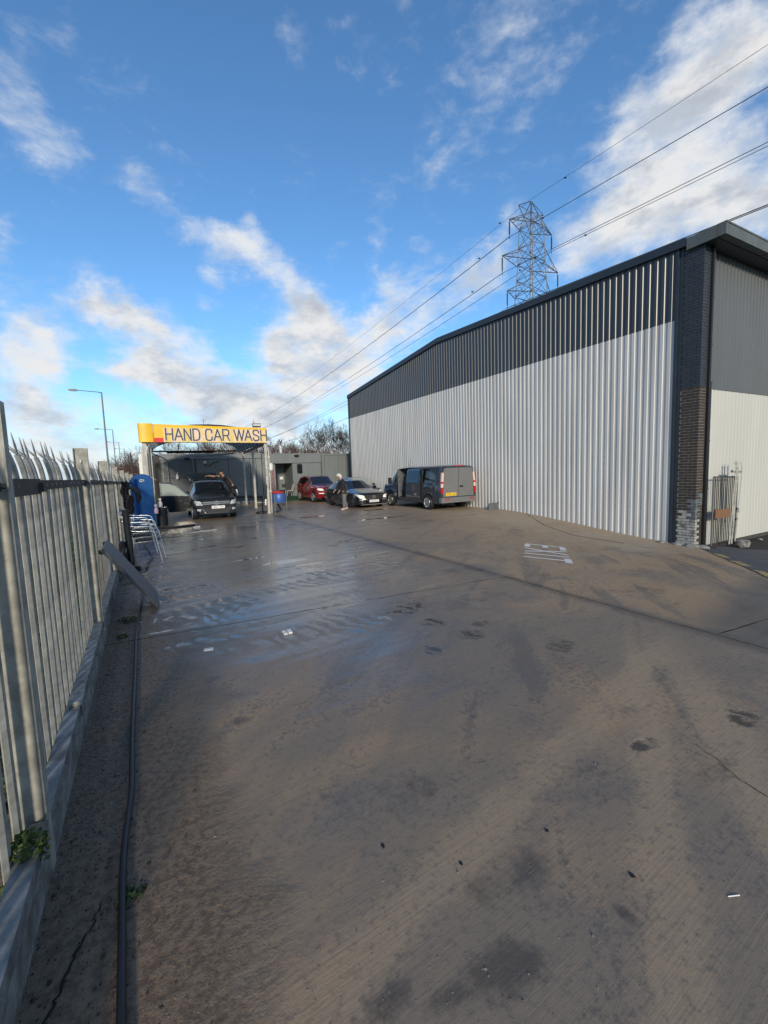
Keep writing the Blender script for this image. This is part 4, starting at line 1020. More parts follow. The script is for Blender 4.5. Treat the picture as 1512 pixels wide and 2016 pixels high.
def car_body(root, P, bodymat, glassmat, wsmat):
    CUR['plan'] = P['plan']
    L = P['L']; half = L / 2; wr = P['wr']; ra = wr + .055; fw, rw_ = P['wheels']
    ys = set()
    y = -half
    while y < half - .01: ys.add(round(y, 3)); y += .11
    ys.add(half)
    for yw in (fw, rw_):
        for k in range(-6, 7): ys.add(round(yw + ra * k / 6, 3))
    for a, b in P['side_windows']: ys.update((round(a, 3), round(b, 3)))
    for a in (*P['ws'], *P['rwin']):
        if a < half: ys.add(round(a, 3))
    ys = sorted(ys); ys = [v for i, v in enumerate(ys) if i == 0 or v - ys[i - 1] > .012]
    ww = P.get('roofw', .70)
    def ring(y):
        w = interp(P['plan'], y); ht = interp(P['top'], y); hb = min(interp(P['belt'], y), ht - .015); zs = P['sill']
        if y < -half + .25: zs = lerp(P['nose_sill'], P['sill'], (y + half) / .25)
        if y > half - .25: zs = lerp(P['tail_sill'], P['sill'], (half - y) / .25)
        for yw in (fw, rw_):
            d = abs(y - yw)
            if d < ra: zs = max(zs, wr + math.sqrt(max(0, ra * ra - d * d)) - .02)
        zs = min(zs, hb - .12)
        c = min(1, max(0, (ht - hb) / .42)); wt = w * lerp(.84, ww, c)
        zm = max(zs + .05, lerp(zs, hb, .42))
        pts = [(w * .93, zs), (w * .985, lerp(zs, zm, .55)), (w * 1.0, zm), (w * .99, lerp(zm, hb, .62)), (w * .955, hb)]
        e = (wt, ht - lerp(.03, .07, c)); b = pts[-1]
        pts += [(lerp(b[0], e[0], .10), lerp(b[1], e[1], .10)), (lerp(b[0], e[0], .88), lerp(b[1], e[1], .88)), e, (wt * .88, ht - lerp(.008, .022, c)), (wt * .5, ht - .004), (0, ht)]
        return pts
    rings = [ring(y) for y in ys]; n = len(rings[0])
    parts = {}
    def put(name, quad):
        parts.setdefault(name, MB()).add(quad, [tuple(range(len(quad)))])
    skip = P.get('skip')
    for i in range(len(ys) - 1):
        ym = (ys[i] + ys[i + 1]) / 2
        for j in range(n - 1):
            for s in (-1, 1):
                qd = [(s * rings[i][j][0], ys[i], rings[i][j][1]), (s * rings[i + 1][j][0], ys[i + 1], rings[i + 1][j][1]), (s * rings[i + 1][j + 1][0], ys[i + 1], rings[i + 1][j + 1][1]), (s * rings[i][j + 1][0], ys[i], rings[i][j + 1][1])]
                nm = 'body'
                wk = [k for k, (a, b) in enumerate(P['side_windows']) if a <= ym <= b]
                if j == 5 and wk: nm = f"side_window/{wk[0]}{s}"
                elif P['ws'][0] <= ym <= P['ws'][1] and j >= 7: nm = 'windscreen'
                elif P['rwin'][0] <= ym <= P['rwin'][1] and j >= 7: nm = 'rear_window'
                elif P['ws'][1] < ym < P['rwin'][0] and j >= 8 and P.get('sunroof'): nm = 'roof_glass'
                if skip and skip(s, ym, j): continue
                put(nm, qd)
    for k, y in ((0, ys[0]), (-1, ys[-1])):
        r = rings[k]; mid = [(x_, y, z_) for x_, z_ in r] + [(-x_, y, z_) for x_, z_ in reversed(r[:-1])]
        put('body', mid)
    for nm, mb in parts.items():
        base = nm.split('/')[0]
        mat = bodymat if nm == 'body' else (wsmat if nm in ('windscreen',) else glassmat)
        o = mb.build(base, mat, root)
        me = o.data; bm = bmesh.new(); bm.from_mesh(me); bmesh.ops.remove_doubles(bm, verts=bm.verts, dist=.0008); bmesh.ops.recalc_face_normals(bm, faces=bm.faces); bm.to_mesh(me); bm.free()
        me.polygons.foreach_set('use_smooth', [True] * len(me.polygons)); me.set_sharp_from_angle(angle=R(38))
    # dark underside and wheel housings
    mb = MB(); mb.span((-P['plan'][len(P['plan']) // 2][1] * .82, -half + .18, P['sill'] + .02), (P['plan'][len(P['plan']) // 2][1] * .82, half - .18, P['sill'] + .22)); mb.span((-interp(P['plan'], 0) * .7, fw - ra, P['sill'] + .1), (interp(P['plan'], 0) * .7, rw_ + ra, P['sill'] + .45)); mb.build('underbody', M['interior'], root)
    for yw in (fw, rw_):
        for s in (-1, 1):
            x = s * (interp(P['plan'], yw) * .985); make_wheel(root, x, yw, wr, wr, P.get('ww', .21), s, P.get('rim', 'alloy'), P.get('spokes', 5))
    return ys, rings

def plate(root, txt, c, front=True, w=.52, h=.115, mat='plate_white'):
    o = MB(c).box(c, (w, .014, h)).build('number_plate', M[mat], root); o.location = c
    me = text_mesh(txt, h * .92, M['plate_ink'], 'characters', .003, .0)
    t = obj('characters', me, o, (0, -.009, 0)); t.rotation_euler = (R(90), 0, 0)
    t.scale = (w * .86 / max(.01, t.dimensions.x), 1, 1) if t.dimensions.x else (1, 1, 1)
    xs = [v.co.x for v in me.vertices]; t.scale = (w * .86 / (max(xs) - min(xs)), 1, 1)
    return o
def mirrors(root, x, y, z, mat, s=(.20, .11, .15), sides=(-1, 1)):
    for sd in sides:
        mb = MB(); mb.box((sd * (x + .11), y, z), s); mb.box((sd * (x + .01), y + .01, z - .05), (.12, .05, .04)); o = mb.build('wing_mirror', mat, root)
        bm = bmesh.new(); bm.from_mesh(o.data); bmesh.ops.bevel(bm, geom=bm.edges[:], offset=.02, segments=2, affect='EDGES'); bm.to_mesh(o.data); bm.free()
def lens(root, name, poly, y, dep, mat, rz=0, x0=0):
    """headlamp / grille shape in the front plane: poly of (x, z), pushed back by the nose sweep"""
    mb = MB()
    n = len(poly); a = [(p[0], y + p[2] if len(p) > 2 else y, p[1]) for p in poly]; b = [(p[0], p[1] + dep, p[2]) for p in a]
    mb.add(a + b, [tuple(range(n)), tuple(range(2 * n - 1, n - 1, -1))] + [(i, n + i, n + (i + 1) % n, (i + 1) % n) for i in range(n)])
    return mb.build(name, M[mat], root)
def both(root, name, poly, y, dep, mat):
    """a lens that wraps round the corner of the nose, cut from an (x, z) outline in upright strips"""
    inv = [(w_, y_ - CUR['plan'][0][0]) for y_, w_ in CUR['plan'] if y_ < 0]
    pl = [(p[0], p[1]) for p in poly]; x0_, x1_ = min(p[0] for p in pl), max(p[0] for p in pl); out = []
    def zs(xx):
        r = []
        for (ax, az), (bx, bz) in zip(pl, pl[1:] + pl[:1]):
            if abs(ax - bx) > 1e-6 and min(ax, bx) - 1e-9 <= xx <= max(ax, bx) + 1e-9: r.append(az + (bz - az) * (xx - ax) / (bx - ax))
        return min(r), max(r)
    n = 9
    for s in (-1, 1):
        mb = MB()
        for i in range(n):
            xx = lerp(x0_ + 1e-4, x1_ - 1e-4, i / (n - 1)); lo, hi = zs(xx); yy = y + max(0, interp(inv, xx / .975)) - .012
            for zz, dy in ((lo, 0), (hi, 0), (lo, dep), (hi, dep)): mb.v.append((s * xx, yy + dy, zz))
        for i in range(n - 1):
            k = 4 * i; mb.f += [(k, k + 4, k + 5, k + 1), (k + 2, k + 3, k + 7, k + 6), (k, k + 2, k + 6, k + 4), (k + 1, k + 5, k + 7, k + 3)]; mb.mi += [0] * 4
        e = 4 * (n - 1); mb.f += [(0, 1, 3, 2), (e, e + 2, e + 3, e + 1)]; mb.mi += [0, 0]
        out.append(mb.build(name, M[mat], root, smooth=40))
    return out

# --- black family SUV in the wash bay, driver's door and tailgate open
SX, SY = 2.36, 21.35
V1 = thing('suv', 'black wet SUV in the wash bay with front door and tailgate open', 'car', (SX, SY, -.12))
hl = 2.215
P1 = dict(L=4.43, wr=.345, wheels=(-1.30, 1.31), sill=.24, nose_sill=.26, tail_sill=.36, roofw=.68,
          plan=[(-hl, .70), (-hl + .10, .80), (-hl + .35, .88), (-1.2, .905), (1.2, .905), (hl - .3, .87), (hl, .78)],
          top=[(-hl, .78), (-hl + .03, .84), (-hl + .12, .90), (-1.15, 1.06), (-.98, 1.09), (-.12, 1.58), (.15, 1.64), (.8, 1.66), (1.7, 1.60), (1.85, 1.55), (2.15, 1.05), (hl, .95)],
          belt=[(-hl, .76), (-hl + .15, .86), (-1.0, .98), (0, 1.02), (1.9, 1.08), (hl, .9)], ws=(-.98, -.12), rwin=(1.80, 2.15), side_windows=[(-.62, .22), (.30, 1.05), (1.13, 1.62)])
car_body(V1, P1, M['paint_black'], M['glass_dark'], M['glass_dark'])
yf = -hl
lens(V1, 'grille', [(-.50, .66), (.50, .66), (.56, .80), (-.56, .80)], yf - .018, .05, 'trimblack')
for z in (.695, .765): lens(V1, 'grille_bar', [(-.53, z - .016), (.53, z - .016), (.55, z + .016), (-.55, z + .016)], yf - .032, .03, 'chrome')
both(V1, 'headlight', [(.54, .64, .02), (.79, .66, .14), (.86, .74, .26), (.84, .86, .34), (.60, .80, .05)], yf - .02, .10, 'lamp_clear')
# round badge on the grille
bd = MB().lathe((0, yf - .036, .73), (0, -1, 0), [(0, .088), (.016, .088), (.016, .074), (.008, .074), (.008, 0)], 24).build('badge', M['chrome'], V1, smooth=40)
mb = MB()
for a, b in (((-.045, .06), (-.02, .0)), ((-.02, .0), (0, .045)), ((0, .045), (.02, .0)), ((.02, .0), (.045, .06)), ((-.06, .02), (-.025, -.062)), ((-.025, -.062), (0, -.012)), ((0, -.012), (.025, -.062)), ((.025, -.062), (.06, .02))):
    d = Vector((b[0] - a[0], 0, b[1] - a[1])); nn = Vector((-d.z, 0, d.x)).normalized() * .012
    mb.slab(Vector((a[0], yf - .058, .73 + a[1])) - nn / 2, d, nn, (0, .012, 0))
mb.build('badge_emblem', M['trimblack'], bd)
lens(V1, 'lower_intake', [(-.42, .30), (.42, .30), (.54, .50), (-.54, .50)], yf - .012, .04, 'trimblack')
mb = MB(); mb.tube([(-.56, yf - .02, .50), (-.44, yf - .03, .31), (.44, yf - .03, .31), (.56, yf - .02, .50)], .012, 6); mb.build('chrome_trim', M['chrome'], V1)
both(V1, 'fog_light', [(.62, .40, .02), (.76, .42, .08), (.76, .50, .08), (.62, .49, .02)], yf - .02, .05, 'lamp_clear')
plate(V1, 'LB61 FSV', (.06, yf - .035, .545))
mirrors(V1, .90, -.62, 1.08, M['paint_black'], sides=(1,))
for s in (-1, 1): MB().tube([(s * .66, -.05, 1.62), (s * .67, .1, 1.70), (s * .66, 1.5, 1.67), (s * .65, 1.62, 1.61)], .018, 6).build('roof_rail', M['chrome'], V1, smooth=50)
MB().tube([(-.30, -1.0, 1.10), (.38, -.86, 1.20)], .012, 5).build('wiper', M['trimblack'], V1)
MB().tube([(.25, -1.03, 1.09), (.74, -.83, 1.19)], .012, 5).build('wiper', M['trimblack'], V1)
# open front door (hinged at its leading edge), polished frame and chrome strip
DR = MB((-.90, -.92, 0)); 
hx, hy = -.905, -.86
ang = R(80)
ux = Vector((-math.sin(ang), math.cos(ang), 0)); nx = Vector((-ux.y, ux.x, 0))
def dpt(u, z, o=0): return Vector((hx, hy, 0)) + ux * u + nx * o + Vector((0, 0, z))
def dpoly(name, pts, o0, o1, mat, par=V1):
    a = [dpt(u, z, o0) for u, z in pts]; b = [dpt(u, z, o1) for u, z in pts]; n = len(pts)
    return MB().add(a + b, [tuple(range(n)), tuple(range(2 * n - 1, n - 1, -1))] + [(i, n + i, n + (i + 1) % n, (i + 1) % n) for i in range(n)]).build(name, M[mat], par)
door = dpoly('front_door', [(0, .36), (1.10, .34), (1.16, .7), (1.14, 1.07), (0, 1.02)], -.04, .05, 'paint_black'); door['label'] = 'open front door'
dpoly('door_glass', [(.08, 1.04), (1.10, 1.08), (1.10, 1.60), (.80, 1.58), (.55, 1.47)], -.004, .006, 'glass_clear', door)
def dtube(pts, r, mat, nm): MB().tube([dpt(u, z, -.045) for u, z in pts], r, 6).build(nm, M[mat], door)
dtube([(.02, 1.03), (.52, 1.50), (.80, 1.61), (1.13, 1.63)], .030, 'chrome', 'door_frame'); dtube([(.02, 1.03), (1.14, 1.08)], .016, 'chrome', 'waist_strip'); dtube([(.02, .44), (1.12, .42)], .022, 'chrome', 'sill_strip'); dtube([(1.13, 1.63), (1.14, 1.08)], .022, 'chrome', 'door_frame')
mb = MB(); c = dpt(.14, 1.14, -.18); mb.box(c, (.16, .22, .15), rz=R(10)); mb.build('door_mirror', M['paint_black'], door)
# raised tailgate
tg = MB(); hp = Vector((0, 1.78, 1.62)); d = Vector((0, .92, .36)); nrm = Vector((0, -.36, .92)).normalized()
pts = [(-.62, 0), (.62, 0), (.70, .55), (.66, .95), (.45, 1.02), (-.45, 1.02), (-.66, .95), (-.70, .55)]
a = [hp + Vector((p[0], 0, 0)) + d * p[1] for p in pts]; b = [p + nrm * .07 for p in a]; n = len(pts)
tailgate = tg.add(a + b, [tuple(range(n)), tuple(range(2 * n - 1, n - 1, -1))] + [(i, n + i, n + (i + 1) % n, (i + 1) % n) for i in range(n)]).build('tailgate', M['paint_black'], V1, smooth=30)
mb = MB(); gp = [(-.52, .12), (.52, .12), (.56, .52), (-.56, .52)]; mb.prism([(p[0], p[1]) for p in gp], (1, 0, 0), d, hp + nrm * .068, nrm * .008); mb.build('tailgate_glass', M['glass_dark'], tailgate)
for s in (-1, 1): MB().tube([(s * .62, 1.82, 1.5), (s * .64, 2.5, 1.83)], .012, 5).build('gas_strut', M['trimblack'], tailgate)

# --- red SUV by the cabin
V2 = thing('suv', 'deep red SUV parked in front of the grey cabin', 'car', (9.97, 27.58, -.17)); hl = 2.30
P2 = dict(L=4.60, wr=.365, wheels=(-1.38, 1.37), sill=.28, nose_sill=.32, tail_sill=.42, roofw=.72,
          plan=[(-hl, .70), (-hl + .10, .82), (-hl + .35, .91), (-1.2, .95), (1.2, .95), (hl - .3, .90), (hl, .82)],
          top=[(-hl, .86), (-hl + .03, .94), (-hl + .12, 1.00), (-1.2, 1.12), (-.95, 1.15), (-.22, 1.64), (.1, 1.70), (.9, 1.72), (1.85, 1.67), (1.95, 1.62), (2.2, 1.1), (hl, 1.0)],
          belt=[(-hl, .84), (-hl + .15, .95), (-1.0, 1.03), (0, 1.07), (1.9, 1.17), (hl, .95)], ws=(-.95, -.22), rwin=(1.9, 2.2), side_windows=[(-.62, .15), (.24, 1.05), (1.15, 1.75)])
car_body(V2, P2, M['paint_red'], M['glass_dark'], M['glass_tint']); yf = -hl
lens(V2, 'grille', [(-.46, .72), (.46, .72), (.52, .88), (-.52, .88)], yf - .015, .05, 'trimblack')
both(V2, 'headlight', [(.53, .76, .02), (.80, .78, .14), (.87, .84, .26), (.84, .93, .34), (.56, .88, .04)], yf - .02, .10, 'lamp_bright')
lens(V2, 'bonnet_lettering', [(-.40, .945), (.40, .945), (.39, .985), (-.39, .985)], yf + .05, .02, 'chrome')
both(V2, 'daytime_lamp', [(.50, .56, .01), (.82, .58, .12), (.82, .63, .12), (.50, .62, .01)], yf - .02, .05, 'lamp_bright')
lens(V2, 'lower_intake', [(-.50, .38), (.50, .38), (.58, .58), (-.58, .58)], yf - .012, .04, 'trimblack')
lens(V2, 'skid_plate', [(-.40, .30), (.40, .30), (.50, .37), (-.50, .37)], yf - .03, .04, 'alloy')
mirrors(V2, .94, -.60, 1.16, M['paint_red'])
for s in (-1, 1): MB().tube([(s * .955, -.62, 1.07), (s * .962, 1.9, 1.14)], .012, 5).build('window_strip', M['trimblack'], V2)
for yy in (.0, .95): mb = MB(); mb.box((-.965, yy, .98), (.02, .2, .03)); mb.build('door_handle', M['paint_red'], V2)

# --- black coupe with the man beside it
V3 = thing('saloon_car', 'glossy black low coupe saloon with bright headlights', 'car', (9.64, 21.12, -.13)); hl = 2.32
P3 = dict(L=4.64, wr=.335, wheels=(-1.40, 1.32), sill=.19, nose_sill=.20, tail_sill=.30, roofw=.64, rim='alloy_dark', spokes=7,
          plan=[(-hl, .66), (-hl + .10, .78), (-hl + .38, .87), (-1.2, .89), (1.2, .89), (hl - .3, .84), (hl, .74)],
          top=[(-hl, .60), (-hl + .04, .70), (-hl + .14, .76), (-1.1, .93), (-.92, .96), (-.10, 1.36), (.15, 1.41), (.7, 1.42), (1.2, 1.34), (1.85, 1.05), (2.2, .98), (hl, .88)],
          belt=[(-hl, .58), (-hl + .15, .72), (-1.0, .86), (0, .92), (1.5, .98), (1.9, .98), (hl, .82)], ws=(-.92, -.10), rwin=(1.2, 1.85), side_windows=[(-.55, .25), (.33, 1.15)])
car_body(V3, P3, M['paint_black'], M['glass_dark'], M['glass_tint']); yf = -hl
lens(V3, 'grille', [(-.42, .46), (.42, .46), (.50, .62), (.40, .68), (-.40, .68), (-.50, .62)], yf - .015, .05, 'trimblack')
for k in range(9):
    for z in (.50, .56, .62): mb = MB(); mb.box((-.38 + k * .095, yf - .02, z), (.022, .02, .018)); mb.build('grille_stud', M['chrome'], V3)
st = MB(); st.lathe((0, yf - .024, .57), (0, -1, 0), [(0, .088), (.012, .088), (.012, .076), (0, .076)], 20)
for k in range(3):
    a = R(90 + 120 * k); st.slab((-.008, yf - .034, .57), (math.cos(a) * .08, 0, math.sin(a) * .08), (.016 * math.sin(a) + .004, 0, .016 * abs(math.cos(a))), (0, .01, 0))
st.build('badge', M['chrome'], V3)
both(V3, 'headlight', [(.50, .52, .02), (.72, .50, .12), (.84, .60, .26), (.85, .72, .36), (.52, .64, .04)], yf - .025, .12, 'lamp_bright')
both(V3, 'side_intake', [(.46, .24, .01), (.80, .26, .14), (.78, .40, .14), (.50, .40, .02)], yf - .02, .05, 'trimblack')
both(V3, 'intake_blade', [(.46, .42, .01), (.80, .40, .14), (.78, .46, .14), (.50, .46, .02)], yf - .03, .05, 'alloy')
lens(V3, 'front_splitter', [(-.70, .18, .05), (.70, .18, .05), (.66, .22, .03), (-.66, .22, .03)], yf - .06, .1, 'alloy')
plate(V3, 'WLJ15 KGL', (.0, yf - .045, .37))
mirrors(V3, .88, -.50, .98, M['paint_black'])

# --- dark grey car tucked between the coupe and the shed wall
V4 = thing('hatchback', 'dull grey hatchback half hidden between the black saloon and the shed', 'car', (11.55, 25.0, -.15)); hl = 2.15
P4 = dict(L=4.30, wr=.32, wheels=(-1.30, 1.30), sill=.22, nose_sill=.24, tail_sill=.34, roofw=.68,
          plan=[(-hl, .66), (-hl + .10, .78), (-hl + .35, .86), (-1.2, .88), (1.2, .88), (hl - .3, .84), (hl, .74)],
          top=[(-hl, .70), (-hl + .03, .78), (-hl + .12, .83), (-1.2, 1.0), (-1.02, 1.03), (-.12, 1.45), (.15, 1.50), (.8, 1.50), (1.6, 1.42), (1.75, 1.38), (2.08, .98), (hl, .9)],
          belt=[(-hl, .68), (-hl + .15, .79), (-1.0, .92), (0, .96), (1.9, 1.0), (hl, .85)], ws=(-1.02, -.12), rwin=(1.7, 2.08), side_windows=[(-.60, .22), (.30, 1.05), (1.13, 1.5)])
car_body(V4, P4, M['paint_grey'], M['glass_dark'], M['glass_clear']); yf = -hl
both(V4, 'headlight', [(.50, .58, .02), (.74, .58, .12), (.84, .68, .26), (.80, .76, .30), (.52, .70, .04)], yf - .02, .10, 'lamp_bright')
lens(V4, 'grille', [(-.46, .52), (.46, .52), (.48, .66), (-.48, .66)], yf - .015, .05, 'trimblack')
lens(V4, 'grille_bar', [(-.46, .64), (.46, .64), (.47, .67), (-.47, .67)], yf - .03, .03, 'chrome')
mirrors(V4, .87, -.62, 1.02, M['paint_grey'])

# --- dark van, tail to the camera, side door slid open
V5 = thing('panel_van', 'dark blue grey panel van backed up beside the shed, side door open', 'van', (11.58, 17.22, -.09)); hl = 2.62
# here the nose points away (+y), so build it nose to -y and turn it round
V5.rotation_euler = (0, 0, math.pi)
OPEN = (-.95, .28)
P5 = dict(L=5.24, wr=.335, wheels=(-1.66, 1.64), sill=.30, nose_sill=.30, tail_sill=.40, roofw=.86, ww=.22, spokes=5,
          plan=[(-hl, .74), (-hl + .12, .86), (-hl + .4, .95), (-1.5, .985), (hl - .25, .985), (hl - .05, .965), (hl, .93)],
          top=[(-hl, .92), (-hl + .05, 1.02), (-hl + .2, 1.12), (-1.95, 1.25), (-1.80, 1.28), (-1.02, 1.84), (-.7, 1.93), (0, 1.96), (2.3, 1.95), (hl - .05, 1.90), (hl, 1.82)],
          belt=[(-hl, .90), (-hl + .2, 1.05), (-1.8, 1.14), (-1.0, 1.17), (hl, 1.17)], ws=(-1.80, -1.02), rwin=(9, 9.1), side_windows=[(-1.52, -.98), (1.10, 1.75)])
P5['skip'] = lambda s, y, j: s > 0 and OPEN[0] < y < OPEN[1] and 1 <= j <= 6
for e in OPEN: P5['side_windows'].append((e, e))
car_body(V5, P5, M['paint_navy'], M['glass_dark'], M['glass_clear'])
yb = hl
# load bay seen through the open side: dark bulkhead, floor, white and blue racking, lining on the far side
mb = MB(); mb.span((-.86, -.98, .42), (.90, -.94, 1.84)); mb.build('bulkhead', M['panel_grey'], V5)
mb = MB(); mb.span((-.9, -.94, .42), (.92, 2.5, .47)); mb.build('load_floor', M['panel_grey'], V5)
mb = MB(); mb.span((-.92, -.9, .48), (-.88, 2.5, 1.8)); mb.span((-.8, -.9, 1.83), (.8, 2.5, 1.86)); mb.build('lining', M['interior'], V5)
mb = MB(); mb.span((.45, -.22, 1.02), (.80, -.02, 1.74)); r1 = mb.build('racking', M['white'], V5)
mb = MB(); mb.span((.45, -.22, .50), (.80, -.02, 1.0)); mb.build('racking', M['blue_barrel'], V5)
# door slid back outside the body
mb = MB(); DX = 1.035
zz = [(.36, DX - .02), (.62, DX), (1.16, DX - .01), (1.80, DX - .15), (1.83, DX - .17)]
for a, b in zip(zz, zz[1:]):
    mb.slab((a[1], -.02, a[0]), (0, 1.18, 0), (b[1] - a[1], 0, b[0] - a[0]), (-.04, 0, 0))
sd = mb.build('sliding_door', M['paint_navy'], V5); sd['label'] = 'slid back side door'
mb = MB(); a, b = (1.20, DX + .004), (1.74, DX - .126); mb.slab((a[1], .07, a[0]), (0, .98, 0), (b[1] - a[1], 0, b[0] - a[0]), (-.012, 0, 0)); mb.build('door_window', M['glass_tint'], sd)
mb = MB(); mb.span((DX - .005, .02, .55), (DX + .015, 1.12, .59)); mb.build('rubbing_strip', M['lamp_grey'], sd)
mb = MB(); mb.box((DX + .012, .10, 1.08), (.03, .16, .05)); mb.build('door_handle', M['trimblack'], sd)
mb = MB(); mb.span((.955, 1.17, .45), (.99, 1.34, 1.80)); mb.build('door_gap', M['interior'], V5)
mb = MB(); mb.span((.975, -2.2, .55), (.995, -1.05, .58)); mb.build('rubbing_strip', M['lamp_grey'], V5)
# tail: two doors, lamps, bumper, plate
for s in (-1, 1):
    pl = [(s * .012, .60), (s * .825, .60), (s * .80, 1.20), (s * .755, 1.76), (s * .70, 1.81), (s * .012, 1.82)]
    rd = MB().prism(pl, (1, 0, 0), (0, 0, 1), (0, yb - .005, 0), (0, .035, 0)).build('rear_door', M['paint_van_lit'], V5)
    wp = [(s * .06, 1.28), (s * .30, 1.20), (s * .60, 1.24), (s * .745, 1.40), (s * .70, 1.72), (s * .06, 1.74)]
    MB().prism(wp, (1, 0, 0), (0, 0, 1), (0, yb + .028, 0), (0, .012, 0)).build('window_panel', M['paint_van_lit'], rd)
    MB().prism([(s * .835, 1.0), (s * .925, 1.0), (s * .855, 1.62), (s * .785, 1.62)], (1, 0, 0), (0, 0, 1), (0, yb - .06, 0), (0, .11, 0)).build('tail_light', M['lamp_pale'], V5)
    MB().prism([(s * .835, .74), (s * .93, .74), (s * .926, .998), (s * .836, .998)], (1, 0, 0), (0, 0, 1), (0, yb - .06, 0), (0, .11, 0)).build('tail_light', M['lamp_red'], V5)
    MB().prism([(s * .815, 1.16), (s * .912, 1.16), (s * .904, 1.24), (s * .806, 1.24)], (1, 0, 0), (0, 0, 1), (0, yb - .05, 0), (0, .105, 0)).build('tail_light', M['lamp_red'], V5)
mb = MB(); mb.span((-.95, yb - .1, .34), (.95, yb + .085, .565)); mb.build('rear_bumper', M['paint_van_lit'], V5)
for s in (-1, 1): mb = MB(); mb.span((s * .55, yb + .08, .46), (s * .75, yb + .093, .51)); mb.build('reflector', M['lamp_red'], V5)
mb = MB(); mb.box((-.14, yb + .04, 1.02), (.16, .03, .07)); mb.build('tailgate_handle', M['trimblack'], V5)
mb = MB(); mb.box((-.05, yb + .02, 1.90), (.5, .03, .03)); mb.build('brake_light', M['lamp_red'], V5)
pp = plate(V5, 'GV65 LAO', (.42, yb + .045, .70), w=.54, h=.125, mat='plate_yellow'); pp.rotation_euler = (0, 0, math.pi)
mirrors(V5, .98, -1.40, 1.27, M['trimblack'], s=(.16, .12, .34))
MB().tube([(.35, -.75, 1.93), (.42, -.45, 2.35)], .008, 5).build('aerial', M['trimblack'], V5)
MB().tube([(.3, yb - .2, .27), (.3, yb - .9, .27)], .03, 6).build('exhaust', M['trimblack'], V5)

# ------------------------------------------------------------------ hose along the fence
pts = [(-.19, .3, .02), (-.20, 1.0, .02), (-.21, 1.45, .02), (-.235, 2.11, .02), (-.22, 2.6, .02), (-.235, 3.19, .02), (-.25, 4.4, .02), (-.265, 5.3, .02), (-.25, 6.36, .02), (-.235, 7.2, .02), (-.27, 8.2, .01), (-.28, 8.9, .02), (-.20, 9.3, .01), (-.18, 9.8, 0), (-.10, 10.5, 0), (-.15, 11.4, -.01), (-.25, 12.6, -.02), (-.3, 14.5, -.04), (-.1, 16.5, -.06)]
def smooth_path(p, n=6):
    P = [Vector(v) for v in p]; out = []
    for i in range(len(P) - 1):
        a, b, c, d = P[max(i - 1, 0)], P[i], P[i + 1], P[min(i + 2, len(P) - 1)]
        for k in range(n):
            t = k / n; out.append(.5 * ((2 * b) + (c - a) * t + (2 * a - 5 * b + 4 * c - d) * t * t + (3 * b - a - 3 * c + d) * t ** 3))
    return out + [P[-1]]
tag(MB((-.2, .3, 0)).tube(smooth_path(pts), .0145, 8).build('garden_hose', M['hose'], smooth=60), 'long black hose running over the mud along the fence', 'hose')
A = MB((-.18, 9.8, 0)); A.tube([(-.20, 9.33, .012), (-.185, 9.62, .008)], .024, 8); tag(A.build('hose_coupling', M['lamp_grey'], smooth=40), 'grey coupling on the black hose under the chair stack', 'hose coupling')
A = MB((-.33, 9.2, 0)); A.box((-.33, 9.15, .03), (.05, .12, .09), rz=.5); tag(A.build('rubber_wedge', M['rubber']), 'small black rubber wedge on the ground beside the hose', 'wedge')

# grey panel leaning on the fence
A = thing('leaning_board', 'scuffed dark grey plastic panel leaning against the fence over the hose', 'panel', (-.3, 6.5, 0))
o = Vector((.25, -.21, 0)); u = Vector((-.525, -.34, .885)); w = Vector((0, .66, .03)); nn = u.cross(w).normalized()
pb = MB(); pb.slab(o, u, w, nn * -.03); pb.build('panel', M['panel_grey'], A)
for k in (.04, .36, .90):
    MB().slab(o + w * k + nn * .0, u, w * .05, nn * .012).build('rib', M['panel_grey'], A)
MB().slab(o + u * .33 + w * .07 + nn * .001, u * .12, w * .09, nn * .004).build('sticker', M['white'], A)
for (a, b) in ((.03, 1.0), (.97, .1), (.97, .95)): MB().box(o + u * a + w * b + nn * .02, (.05, .07, .05), rz=.4).build('clip', M['black'], A)

# black pipe standing against the fence, blue locker, cloths on the fence
A = thing('standing_pipe', 'black plastic pipe standing upright against the fence by the chairs', 'pipe', (-.47, 10.05, -.03)); MB().tube([(0, 0, 0), (-.03, .02, 1.10)], .062, 14).build('pipe_body', M['pipe_black'], A, smooth=50)
MB().lathe((-.03, .02, 1.10), (0, 0, 1), [(0, .066), (.015, .068), (.02, .055), (.0, .05)], 14).build('pipe_lip', M['rubber'], A, smooth=50)
A = thing('tyre', 'old black tyre wedged behind the standing pipe at the fence', 'tyre', (-.60, 10.0, .2)); MB().tube([(0, .22 * math.cos(2 * math.pi * i / 20), .22 * math.sin(2 * math.pi * i / 20)) for i in range(20)], .06, 8, closed=True).build('tread', M['rubber'], A, smooth=60)
A = thing('blue_locker', 'tall blue plastic tool board with rounded top beside the fence', 'tool board', (-.28, 17.9, -.09)); rt = .07
pl = [(-.40, 1.70), (-.33, 1.86)] + [(-.33 + .66 * k / 8, 1.86 + .12 * math.sin(math.pi * k / 8)) for k in range(1, 8)] + [(.30, 1.86), (.33, 1.72), (.36, .0), (.26, 0), (.25, .30), (-.12, .30), (-.13, 0), (-.34, 0)]
MB().prism(pl, (1, 0, .0), (0, 0, 1), (0, 0, 0), (0, .10, 0)).build('board', M['blue'], A)
for z in (.78, 1.36): MB().span((-.37, -.02, z), (.345, .0, z + .035)).build('rib', M['blue'], A)
MB().span((-.12, .02, .0), (.25, .09, .30)).build('foot_void', M['black'], A)
